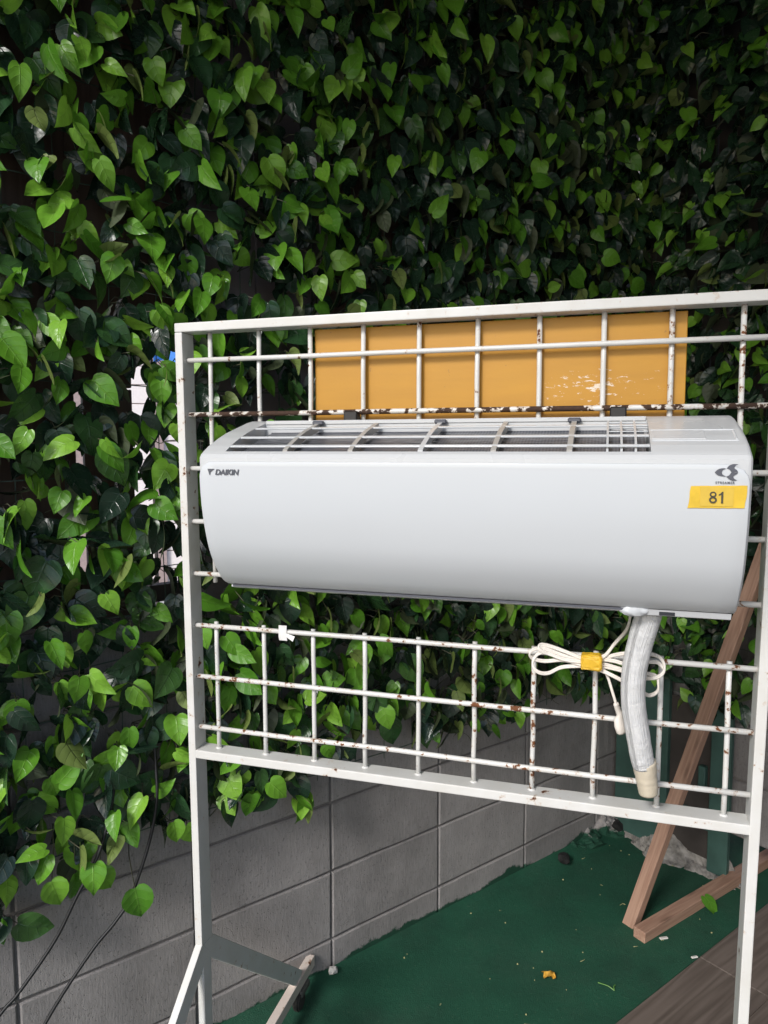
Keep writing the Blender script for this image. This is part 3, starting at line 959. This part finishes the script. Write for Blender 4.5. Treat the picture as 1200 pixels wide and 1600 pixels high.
# filter under the grille
bm = bmesh.new()
prev = None
for q in arc:
    row_ = [bm.verts.new((xx, -max(0.047, q.y - 0.004) - AO.y, q.z - 0.0165 - AO.z)) for xx in np.linspace(XA + 0.012, XB - 0.004, 12)]
    if prev:
        for k in range(11): bm.faces.new((prev[k], prev[k + 1], row_[k + 1], row_[k]))
    prev = row_
fo = obj('filter', bm, M['filter'], ac, smooth=True)
obj('filter_housing', newbox(XA + 0.002, XB - 0.002, -0.183 - AO.y, -0.047 - AO.y, 1.437 - AO.z, 1.452 - AO.z), M['ac_inner'], ac)
for x in (0.237, 0.45, 0.66):
    obj('filter_clip', newbox(x - 0.010 - AO.x, x + 0.010 - AO.x, -0.056 - AO.y, -0.0475 - AO.y, 1.524 - AO.z, 1.5315 - AO.z, bevel=0.002), M['print_grey'], ac)
# service cover on the right shoulder
p0, t0_ = arc_at(0.150); p1, _ = arc_at(0.118)
obj('service_cover', lbar(XB + 0.003, 0.836 - AO.x, 0.137, 0.034, 0.0040), M['ac_case'], ac)
obj('cover_ledge', lbar(XB + 0.002, 0.875 - AO.x, 0.116, 0.003, 0.0035), M['ac_front'], ac)
obj('cover_ledge', lbar(0.8715 - AO.x, 0.8745 - AO.x, 0.1365, 0.036, 0.0036), M['ac_front'], ac)
obj('cover_ledge', lbar(XB + 0.0022, 0.876 - AO.x, 0.157, 0.0024, 0.0032), M['ac_front'], ac)
# louvre and lower trim
bm = bmesh.new()
prism(bm, prof([(0.123, 1.2555), (0.1235, 1.2515), (0.112, 1.2475), (0.03, 1.2475), (0.03, 1.2525), (0.11, 1.2525)]), 0.105 - AO.x, 0.742 - AO.x)
lv = obj('louvre', bm, M['ac_case'], ac)
obj('louvre_gap_shade', newbox(0.108 - AO.x, 0.740 - AO.x, -0.1246 - AO.y, -0.1200 - AO.y, 1.2522 - AO.z, 1.2556 - AO.z), M['print_grey'], lv)  # dark strip standing in for the shadow in the gap above the louvre
bm = bmesh.new()
prism(bm, prof([(0.124, 1.2555), (0.1205, 1.2465), (0.110, 1.2435), (0.03, 1.2475), (0.03, 1.2525), (0.11, 1.2525)]), 0.7435 - AO.x, 0.880 - AO.x)
lt = obj('lower_trim', bm, M['ac_case'], ac)
obj('sensor_window', newbox(0.786 - AO.x, 0.807 - AO.x, -0.1230 - AO.y, -0.118 - AO.y, 1.2475 - AO.z, 1.2525 - AO.z), M['ac_inner'], lt)
bm = bmesh.new()
bmesh.ops.create_icosphere(bm, subdivisions=3, radius=1, matrix=Matrix.Translation(A(0.752, 0.121, 1.2535)) @ Matrix.Diagonal((0.021, 0.006, 0.0105, 1)))
for v in bm.verts: v.co.z += 0.0012 * math.sin(v.co.x * 900) ; v.co.y += 0.0008 * math.sin(v.co.z * 1400 + v.co.x * 500)
obj('wrap_end', bm, M['ac_front'], ac, smooth=True)
for x in (0.283, 0.704 + 0.02):
    obj('hook', newbox(x - 0.0125 - AO.x, x + 0.0125 - AO.x, -0.020 - AO.y, 0.0 - AO.y, 1.528 - AO.z, 1.549 - AO.z, bevel=0.002), M['black'], ac)

# printing on the front panel
def text(name, body, x, z, size, m, parent, d=0.2062, shear=0.0, bold=0.0, sx=1.0, tilt=0.0, spacing=1.0):
    c = bpy.data.curves.new(name, 'FONT')
    c.body = body; c.size = size; c.extrude = 0.0002; c.shear = shear; c.offset = bold; c.space_character = spacing
    tmp = bpy.data.objects.new('tmp', c); COL.objects.link(tmp)
    bpy.context.view_layer.update()
    me = bpy.data.meshes.new_from_object(tmp.evaluated_get(bpy.context.evaluated_depsgraph_get()))
    bpy.data.objects.remove(tmp); me.name = name; me.materials.clear(); me.materials.append(m)
    o = link(name, me, parent, (x - AO.x, -d - AO.y, z - AO.z))
    o.rotation_euler = (R(90) + tilt, 0, 0); o.scale = (sx, 1, 1)
    return o
def flat(name, polys, m, parent, d=0.2062, th=0.0003):
    bm = bmesh.new()
    for pl in polys:
        vs_ = [bm.verts.new((x - AO.x, -d - AO.y, z - AO.z)) for x, z in pl]
        f = bm.faces.new(vs_)
        ex = bmesh.ops.extrude_face_region(bm, geom=[f])
        bmesh.ops.translate(bm, vec=(0, th, 0), verts=[g for g in ex['geom'] if isinstance(g, bmesh.types.BMVert)])
    bmesh.ops.triangulate(bm, faces=[f for f in bm.faces if len(f.verts) > 4])
    return obj(name, bm, m, parent)
D1 = 0.2043
text('brand_lettering', 'DAIKIN', 0.1245, 1.4445, 0.0118, M['print_grey'], fpo, D1, shear=0.22, bold=0.00035, sx=1.02)
flat('brand_emblem', [[(0.1115, 1.4535), (0.1235, 1.4535), (0.1165, 1.4485), (0.1150, 1.4435)], ], M['print_grey'], fpo, D1)
def bez(pts, n=7):
    return [(p.x, p.z) for p in catmull([(x, 0, z) for x, z in pts], n)]
cx, cz, S = 0.8555, 1.4545, 0.0115
def emb(pts): return [(cx + x * S, cz + z * S) for x, z in pts]
# swoosh-like emblem: a left fin and two wings around a pale diamond
left = bez([(-1.25, 0.0), (-0.9, 0.33), (-0.45, 0.46), (-0.1, 0.42)]) + bez([(-0.1, 0.42), (-0.42, 0.25), (-0.52, 0.0), (-0.42, -0.25), (-0.05, -0.46)]) + bez([(-0.05, -0.46), (-0.5, -0.42), (-0.95, -0.3), (-1.25, 0.0)])
upw = bez([(-0.05, 0.44), (0.2, 0.75), (0.6, 0.92), (1.12, 0.90)]) + bez([(1.12, 0.90), (0.8, 0.68), (0.75, 0.45), (1.0, 0.25), (1.12, 0.0)]) + bez([(1.12, 0.0), (0.9, 0.06), (0.6, 0.0), (0.45, 0.02), (0.25, 0.30), (-0.05, 0.44)])
loww = bez([(1.12, -0.02), (1.0, -0.15), (0.68, -0.40), (0.72, -0.65), (1.05, -0.88)]) + bez([(1.05, -0.88), (0.6, -0.9), (0.25, -0.75), (-0.05, -0.46)]) + bez([(-0.05, -0.46), (0.25, -0.30), (0.45, -0.01), (0.7, 0.02), (1.12, -0.02)])
def dedup(p):
    out = []
    for q in p:
        if not out or (abs(q[0] - out[-1][0]) + abs(q[1] - out[-1][1])) > 1e-4: out.append(q)
    if abs(out[0][0] - out[-1][0]) + abs(out[0][1] - out[-1][1]) < 1e-4: out.pop()
    return out
flat('emblem', [emb(dedup(left)), emb(dedup(upw)), emb(dedup(loww))], M['print_grey'], fpo, D1)
text('small_lettering', 'STREAMER', 0.8425, 1.4400, 0.0042, M['print_grey'], fpo, D1, sx=0.95, spacing=1.25, bold=0.00005)
# taped number tag: torn tape with a paper slip beneath it
bm = bmesh.new()
rr = random.Random(5)
NTp = 16
topz = [1.4365 + 0.0016 * k / NTp + rr.uniform(-.0002, .0002) for k in range(NTp + 1)]
botz = [1.4080 + 0.0010 * k / NTp + rr.uniform(-.0002, .0002) for k in range(NTp + 1)]
def dfront(z):
    for (d0, z0), (d1, z1) in zip(front, front[1:]):
        if z0 >= z >= z1: return d0 + (d1 - d0) * (z0 - z) / (z0 - z1)
    return front[0][0]
def strip(x0, x1, topz, botz, tear, d_off, nrow=4):
    g = []
    for j in range(nrow + 1):
        a = tear(j / nrow)
        g.append([])
        for k in range(NTp + 1):
            z = topz[k] + (botz[k] - topz[k]) * j / nrow
            g[-1].append(bm.verts.new((x0 + a[0] + (x1 + a[1] - x0 - a[0]) * k / NTp - AO.x, -(dfront(z) + d_off) - AO.y, z - AO.z)))
    for j in range(nrow):
        for k in range(NTp): bm.faces.new((g[j][k], g[j][k + 1], g[j + 1][k + 1], g[j + 1][k]))
strip(0.8138, 0.8795, topz, botz, lambda v: (-0.003 * v + rr.uniform(-.0008, .0008), -0.0012 * v + rr.uniform(-.0008, .0008)), 0.0013)
tg = obj('number_tag', bm, M['tape_yellow'], ac)
sm = tg.modifiers.new('thick', 'SOLIDIFY'); sm.thickness = 0.0004
bm = bmesh.new()
tz = [1.4355] * (NTp + 1); bz = [1.4110] * (NTp + 1)
strip(0.8250, 0.8645, tz, bz, lambda v: (0, 0), 0.0021)
sl = obj('paper_slip', bm, M['tag_paper'], tg); sm = sl.modifiers.new('thick', 'SOLIDIFY'); sm.thickness = 0.0005
def ring(cx_, cz_, rx, rz, w, n=20):
    out = []
    for k in range(n):
        a0, a1 = 2 * math.pi * k / n, 2 * math.pi * (k + 1) / n
        out.append([(cx_ + math.cos(q) * (rx - i * w), cz_ + math.sin(q) * (rz - i * w)) for q, i in ((a0, 0), (a1, 0), (a1, 1), (a0, 1))])
    return out
flat('digit', ring(0.8403, 1.4192, 0.0047, 0.0042, 0.0021) + ring(0.8403, 1.4262, 0.0041, 0.0037, 0.0019), M['print_dark'], tg, 0.2045)
flat('digit', [[(0.8499, 1.4150), (0.8523, 1.4150), (0.8523, 1.4298), (0.8505, 1.4298), (0.8492, 1.4276), (0.8470, 1.4265), (0.8470, 1.4245), (0.8499, 1.4258)]], M['print_dark'], tg, 0.2045)

# wrapped drain and pipe bundle hanging out of the underside
hose_pts = catmull([A(0.777, 0.085, 1.262), A(0.774, 0.082, 1.238), A(0.765, 0.076, 1.198), A(0.757, 0.07, 1.148), A(0.757, 0.066, 1.098), A(0.765, 0.062, 1.048), A(0.772, 0.058, 1.010), A(0.776, 0.055, 0.995)], 7)
def uv_tube(name, pts, rad, m, parent, sides=20, wob=0.0):
    bm = bmesh.new()
    rr = random.Random(3)
    rads = [(rad[i] if hasattr(rad, '__len__') else rad) * (1 + rr.uniform(-wob, wob)) for i in range(len(pts))]
    tube(bm, pts, rads, sides)
    bm.verts.index_update(); bm.verts.ensure_lookup_table()
    uvl = bm.loops.layers.uv.new('UVMap')
    n = len(pts)
    for f in bm.faces:
        for lp in f.loops:
            i, k = divmod(lp.vert.index, sides)
            lp[uvl].uv = (k / sides, i / n * 0.9)
    return obj(name, bm, m, parent, smooth=True)
bmI = None
hs_ = uv_tube('pipe_bundle', hose_pts, [0.0192 - 0.002 * (i / (len(hose_pts) - 1)) for i in range(len(hose_pts))], M['hose'], ac, wob=0.012)
end_pts = catmull([A(0.7755, 0.0552, 1.002), A(0.779, 0.053, 0.980), A(0.782, 0.051, 0.962), A(0.7838, 0.050, 0.9475)], 5)
uv_tube('end_tape', end_pts, [0.0182 - 0.0042 * (i / (len(end_pts) - 1)) for i in range(len(end_pts))], M['hose_end'], hs_, wob=0.03)
bm = bmesh.new(); tube(bm, [A(0.7836, 0.0502, 0.949), A(0.784, 0.0500, 0.9468)], 0.0118, 16)
obj('pipe_hole_shade', bm, M['black'], hs_)  # black disc stands in for the shade inside the open pipe end
# clear wrap crumpled where the pipes leave the case
# power cord: coiled, bound with yellow tape
cd_root = None
cord_paths = [
 [(0.694, 1.148), (0.678, 1.149), (0.654, 1.156), (0.629, 1.162), (0.614, 1.164), (0.610, 1.160), (0.617, 1.154), (0.642, 1.147), (0.678, 1.142), (0.694, 1.140)],
 [(0.694, 1.146), (0.678, 1.144), (0.650, 1.149), (0.619, 1.158), (0.603, 1.157), (0.596, 1.150), (0.601, 1.141), (0.620, 1.137), (0.650, 1.142), (0.678, 1.138), (0.694, 1.136)],
 [(0.694, 1.138), (0.670, 1.134), (0.646, 1.129), (0.626, 1.119), (0.610, 1.121), (0.601, 1.132), (0.607, 1.147), (0.621, 1.152), (0.650, 1.145), (0.678, 1.143), (0.694, 1.143)],
 [(0.678, 1.147), (0.709, 1.149), (0.725, 1.156), (0.740, 1.162), (0.757, 1.165), (0.782, 1.164), (0.797, 1.158), (0.803, 1.145), (0.797, 1.133), (0.779, 1.127), (0.748, 1.133), (0.709, 1.141), (0.678, 1.140)],
 [(0.678, 1.145), (0.709, 1.148), (0.729, 1.149), (0.748, 1.147), (0.786, 1.153), (0.797, 1.148), (0.802, 1.140), (0.792, 1.130), (0.768, 1.127), (0.741, 1.133), (0.709, 1.137), (0.678, 1.137)],
 [(0.678, 1.139), (0.710, 1.131), (0.729, 1.125), (0.749, 1.115), (0.768, 1.104), (0.782, 1.099), (0.793, 1.108), (0.794, 1.121), (0.790, 1.131), (0.770, 1.134)],
 [(0.752, 1.262), (0.749, 1.225), (0.746, 1.207), (0.741, 1.194), (0.728, 1.175), (0.713, 1.155), (0.694, 1.148)],
 [(0.688, 1.138), (0.702, 1.135), (0.712, 1.132), (0.719, 1.120), (0.726, 1.100), (0.733, 1.079)],
]
bm = bmesh.new()
for k, pth in enumerate(cord_paths):
    n = len(pth)
    pts = []
    for i, (x, z) in enumerate(pth):
        mid_ = abs(x - 0.692) / 0.1
        d = 0.024 + 0.002 * k * min(1, mid_ + 0.25) * (1 if k < 6 else 0.4) + 0.004 * math.sin(i * 1.4 + k)
        if k == 6 and i < 4: d = 0.07 - 0.013 * i
        pts.append(A(x, d, z))
    cp = catmull(pts, 6)
    for off in (-1, 1):          # flat two-core flex: two round cores side by side
        tube(bm, [p + Vector((0, 0.0004 * off, 0.00135 * off)) for p in cp], 0.0019, 7)
cd = obj('power_cord', bm, M['cord'], ac, smooth=True)
bm = newbox(0.677 - AO.x, 0.7105 - AO.x, -0.0415 - AO.y, -0.0165 - AO.y, 1.1325 - AO.z, 1.157 - AO.z, bevel=0.006, seg=3)
bmesh.ops.subdivide_edges(bm, edges=bm.edges[:], cuts=1)
for v in bm.verts:
    v.co += Vector((0, random.uniform(-.0011, .0011), random.uniform(-.001, .001)))
obj('binding_tape', bm, M['cord_tape'], cd)
pl_ = [Vector(q) + Vector((-0.010, 0, 0)) for q in [A(0.742, 0.030, 1.081), A(0.7435, 0.030, 1.0775), A(0.7436, 0.030, 1.0765), A(0.7455, 0.030, 1.072), A(0.7456, 0.030, 1.071), A(0.748, 0.030, 1.0655), A(0.749, 0.030, 1.062), A(0.7475, 0.031, 1.056), A(0.749, 0.032, 1.046), A(0.752, 0.033, 1.036), A(0.753, 0.033, 1.033)]]
bm = bmesh.new(); tube(bm, pl_, [0.0045, 0.0052, 0.0045, 0.0056, 0.0048, 0.006, 0.0052, 0.0085, 0.0098, 0.009, 0.006], 12, flat=0.75)
obj('plug', bm, M['cord'], cd, smooth=True)

# scrap of white tape on a rod
bm = bmesh.new()
g = []
for i, (x, z, y) in enumerate([(0, 0.012, -0.0052), (0.0, 0.0, -0.0062), (0.0, -0.008, -0.0062), (0.001, -0.016, -0.0058)]):
    g.append([bm.verts.new((x + w, y, z)) for w in (0, 0.016)])
for a, b in zip(g, g[1:]): bm.faces.new((a[0], a[1], b[1], b[0]))
h = [bm.verts.new((0.016, -0.006, -0.002)), bm.verts.new((0.034, -0.009, -0.006)), bm.verts.new((0.031, -0.012, -0.015)), bm.verts.new((0.016, -0.0065, -0.009))]
bm.faces.new(h)
o = tag(obj('tape_scrap', bm, M['paper'], None, SP(0.137, -0.004, 1.1475)), 'small scrap of white tape stuck on the rusty rod below the air conditioner', 'tape')
o.rotation_euler = (0, 0, STAND_RZ); sm = o.modifiers.new('thick', 'SOLIDIFY'); sm.thickness = 0.0006

# ------------------------------------------------------------------ timbers
def beam(name, a, b, side, w, t, label, grp, up):
    a, b = Vector(a), Vector(b)
    ax = (b - a).normalized(); sd = Vector(side); sd = (sd - ax * sd.dot(ax)).normalized(); nn = ax.cross(sd)
    if nn.dot(Vector(up)) < 0: a = a + sd * w; sd = -sd; nn = -nn
    bm = newbox(0, (b - a).length, 0, w, 0, t, bevel=0.0015)
    o = tag(obj(name, bm, M['timber']), label, 'timber', grp)
    o.matrix_world = Matrix.Translation(a) @ Matrix((ax, sd, nn)).transposed().to_4x4()
    return o
lean_dir = (Vector((1.155, 2.197, 1.253)) - Vector((0.742, 2.160, 0.0)))
beam('timber', Vector((0.742, 2.160, 0.0)) , Vector((0.742, 2.160, 0.0)) + lean_dir * 1.12, (0.56, -0.83, 0), 0.040, 0.030, 'square-sawn brown timber leaning up from the floor towards the right wall', 'loose timbers in the corner', (0.6, 0.5, 0))
a0 = Vector((0.7555, 2.0937, 0.0015)); d0 = (Vector((1.321, 2.4793, 0)) - Vector((0.7564, 2.0942, 0)))
beam('timber', a0, a0 + Vector((d0.x, d0.y, 0)) * 1.35, (0.66, -0.75, 0), 0.041, 0.0345, 'brown timber lying flat on the green floor at the foot of the leaning one', 'loose timbers in the corner', (0, 0, 1))
bpy.context.view_layer.update()

# ------------------------------------------------------------------ corner: green boards, mortar rubble
gb = empty('green_hatch', CORNER + Wn * 0.02 - Wd * 0.012, FAR_RZ, 'dull green painted board frame standing in the corner behind the hose', 'board')
obj('upright_board', newbox(0.0, 0.215, -0.030, -0.010, 0.02, 0.66, bevel=0.002), M['green_board'], gb)
obj('upright_board', newbox(0.375, 0.445, -0.030, -0.010, 0.02, 0.62, bevel=0.002), M['green_board'], gb)
obj('recess_shade_board', newbox(0.2155, 0.3745, -0.012, -0.006, 0.05, 0.60), M['dark_board'], gb)  # dark panel put in for the shade of the recess between the uprights
obj('cross_rail', newbox(0.2155, 0.3745, -0.029, -0.013, 0.16, 0.215, bevel=0.002), M['green_board'], gb)
obj('latch', newbox(0.335, 0.360, -0.036, -0.0125, 0.30, 0.385, bevel=0.003), M['green_board'], gb)

from mathutils import noise as mnoise
def fillet(name, fn, t0, t1, height, width, n, label, mat):
    """rough fillet of spilled mortar in the angle of wall and floor"""
    bm = bmesh.new()
    m = 14
    g = []
    for i in range(n + 1):
        t = t0 + (t1 - t0) * i / n
        g.append([])
        for j in range(m + 1):
            a = j / m
            h_, w_ = height(t), width(t)
            o_ = w_ * a; z_ = h_ * (1 - a) ** 1.5 - 0.004
            p = fn(t, o_, z_)
            k = mnoise.noise(p * 16) * 0.022 + mnoise.noise(p * 48) * 0.012 + mnoise.noise(p * 130) * 0.005
            k *= min(1, 0.25 + h_ / 0.05)
            g[-1].append(bm.verts.new(fn(t, o_ + (k * 0.7 if 0 < j < m else 0), max(-0.006, z_ + (k if j < m else 0)))))
    for i in range(n):
        for j in range(m): bm.faces.new((g[i][j], g[i + 1][j], g[i + 1][j + 1], g[i][j + 1]))
    return tag(obj(name, bm, mat), label, 'rubble')
fillet('mortar_rubble', on_far, 0.0, 0.52, lambda t: 0.02 + 0.12 * max(0, math.sin(math.pi * min(1, max(0, (t - 0.02) / 0.48)))) ** 0.7, lambda t: 0.05 + 0.055 * math.exp(-((t - 0.22) / 0.09) ** 2), 70, 'rough pale lump of spilled mortar along the foot of the right wall', M['rubble'])
fillet('mortar_heap', on_wall, 0.95, 1.33, lambda s_: 0.012 + 0.11 * max(0, (s_ - 0.95) / 0.38) ** 2, lambda s_: 0.02 + 0.07 * max(0, (s_ - 0.95) / 0.38), 50, 'low mortar fillet where the two block walls meet the floor', M['wall_block'])

# ------------------------------------------------------------------ cables in front of the left ivy
def cable(pts, label):
    bm = bmesh.new(); tube(bm, catmull(pts, 8), 0.0036, 8)
    o = obj('black_cable', bm, M['black_cable'], smooth=True)
    return tag(o, label, 'cable', 'black cables by the left ivy')
W = lambda s, z, off=0.12: on_wall(s, off, z)
cable([W(-0.60, 0.86, 0.07), W(-0.615, 0.75, 0.10), W(-0.653, 0.645), W(-0.701, 0.565), W(-0.747, 0.487), W(-0.816, 0.409), W(-0.851, 0.380), W(-0.95, 0.29, .13), W(-1.08, 0.12, .2), W(-1.2, 0.004, .32)], 'thin black cable nearer the left edge, hanging from the ivy to the lower left')
cable([W(-0.515, 0.92, 0.07), W(-0.522, 0.80, 0.10), W(-0.529, 0.719), W(-0.550, 0.624), W(-0.591, 0.522), W(-0.626, 0.478), W(-0.680, 0.430), W(-0.772, 0.319), W(-0.88, 0.16, .14), W(-0.98, 0.004, .2)], 'thin black cable nearer the stand, running down beside the lowest ivy leaf')

# ------------------------------------------------------------------ litter on the floor
def lump(name, loc, r, m, label, cat, flat_=0.6, seed=0, group=None):
    bm = bmesh.new(); rr = random.Random(seed)
    bmesh.ops.create_icosphere(bm, subdivisions=2, radius=r)
    for v in bm.verts:
        v.co *= rr.uniform(0.7, 1.15); v.co.z *= flat_
    zmin = min(v.co.z for v in bm.verts)
    for v in bm.verts: v.co.z -= zmin
    return tag(obj(name, bm, m, None, loc), label, cat, group)
M['dead_leaf'] = plain('dead_leaf', (0.55, 0.30, 0.035), 0.6, var=0.35, scale=120, bump=0.4)
M['char'] = plain('char', (0.012, 0.012, 0.012), 0.8, var=0.5)
M['chip_white'] = plain('chip_white', (0.62, 0.60, 0.57), 0.8)
M['straw'] = plain('straw', (0.42, 0.40, 0.20), 0.7)
M['sprig'] = plain('sprig', (0.10, 0.24, 0.05), 0.5)
bm = bmesh.new()
rr = random.Random(4)
g = [[bm.verts.new(((i - 2) * 0.0085 + rr.uniform(-.003, .003), (j - 2) * 0.008 + rr.uniform(-.003, .003), 0.002 + rr.uniform(0, .015))) for j in range(5)] for i in range(5)]
for i in range(4):
    for j in range(4): bm.faces.new((g[i][j], g[i + 1][j], g[i + 1][j + 1], g[i][j + 1]))
tag(obj('dead_leaf', bm, M['dead_leaf'], None, (0.462, 1.926, 0.002)), 'crumpled yellow dead leaf in the middle of the green floor', 'leaf')
lo = link('fallen_leaf', LEAF_ME[1, 'leaf_bright'])
tag(lo, 'single green ivy leaf fallen beside the lying timber', 'leaf')
lo.matrix_world = Matrix.Translation((1.035, 2.238, 0.036)) @ Matrix.Rotation(R(-150), 4, 'Z') @ Matrix.Rotation(R(-27), 4, 'X') @ Matrix.Scale(0.066, 4)
lump('black_lump', (0.637, 2.476, 0.004), 0.024, M['char'], 'black charred lump on the green floor near the block wall', 'debris', 0.8, 2)
lump('black_lump', (0.900, 2.69, 0.012), 0.026, M['char'], 'black lump in the floor corner beside the mortar', 'debris', 0.9, 3)
lump('pebble', (-0.146, 1.925, 0.010), 0.0135, M['chip_white'], 'round pale pebble at the foot of the wall behind the stand foot', 'pebble', 0.95, 4)
lump('mortar_crumb', (1.095, 2.478, 0.003), 0.021, M['rubble'], 'pale crumb of mortar on the floor between the two timbers', 'debris', 0.5, 5)
chips = [(0.845, 2.085, 0.013, 'white chip of plaster just in front of the lying timber end'), (0.903, 2.002, 0.010, 'white chip lying at the edge of the brown tiles')]
for x, y, r_, lb in chips:
    o = tag(obj('white_chip', newbox(-r_, r_, -r_ * 0.35, r_ * 0.35, 0, 0.004, bevel=0.001), M['chip_white'], None, (x, y, 0.001)), lb, 'chip')
    o.rotation_euler = (0, 0, 0.2)
bm = bmesh.new()
tube(bm, catmull([(-0.022, 0.018, 0.004), (0, 0, 0.008), (0.014, -0.012, 0.004)], 4), 0.0016, 5); tube(bm, catmull([(0.014, -0.012, 0.004), (0.016, 0.0, 0.007), (0.022, 0.006, 0.006)], 4), 0.0014, 5)
tag(obj('plastic_sprig', bm, M['sprig'], None, (0.614, 1.882, 0.0)), 'small green twig bent double on the floor near the brown tiles', 'twig')
rr = random.Random(77)
bm = bmesh.new()
for k in range(46):
    s_, o_ = rr.uniform(-0.25, 1.25), rr.uniform(0.03, 0.58)
    p = on_wall(s_, o_, 0.0035)
    if rr.random() < 0.3:
        a = rr.uniform(0, 6.3); L = rr.uniform(0.006, 0.022)
        tube(bm, [p, p + Vector((math.cos(a) * L * .5, math.sin(a) * L * .5, 0.002)), p + Vector((math.cos(a + .4) * L, math.sin(a + .4) * L, 0))], 0.0007, 4)
    else:
        q = rr.uniform(0.0008, 0.002)
        box(bm, p.x - q, p.x + q, p.y - q * .7, p.y + q * .7, 0.001, 0.003 + q * 0.6)
o = obj('floor_litter', bm, M['straw']); o['kind'] = 'stuff'; o['label'] = 'specks of straw and grit scattered over the green floor'
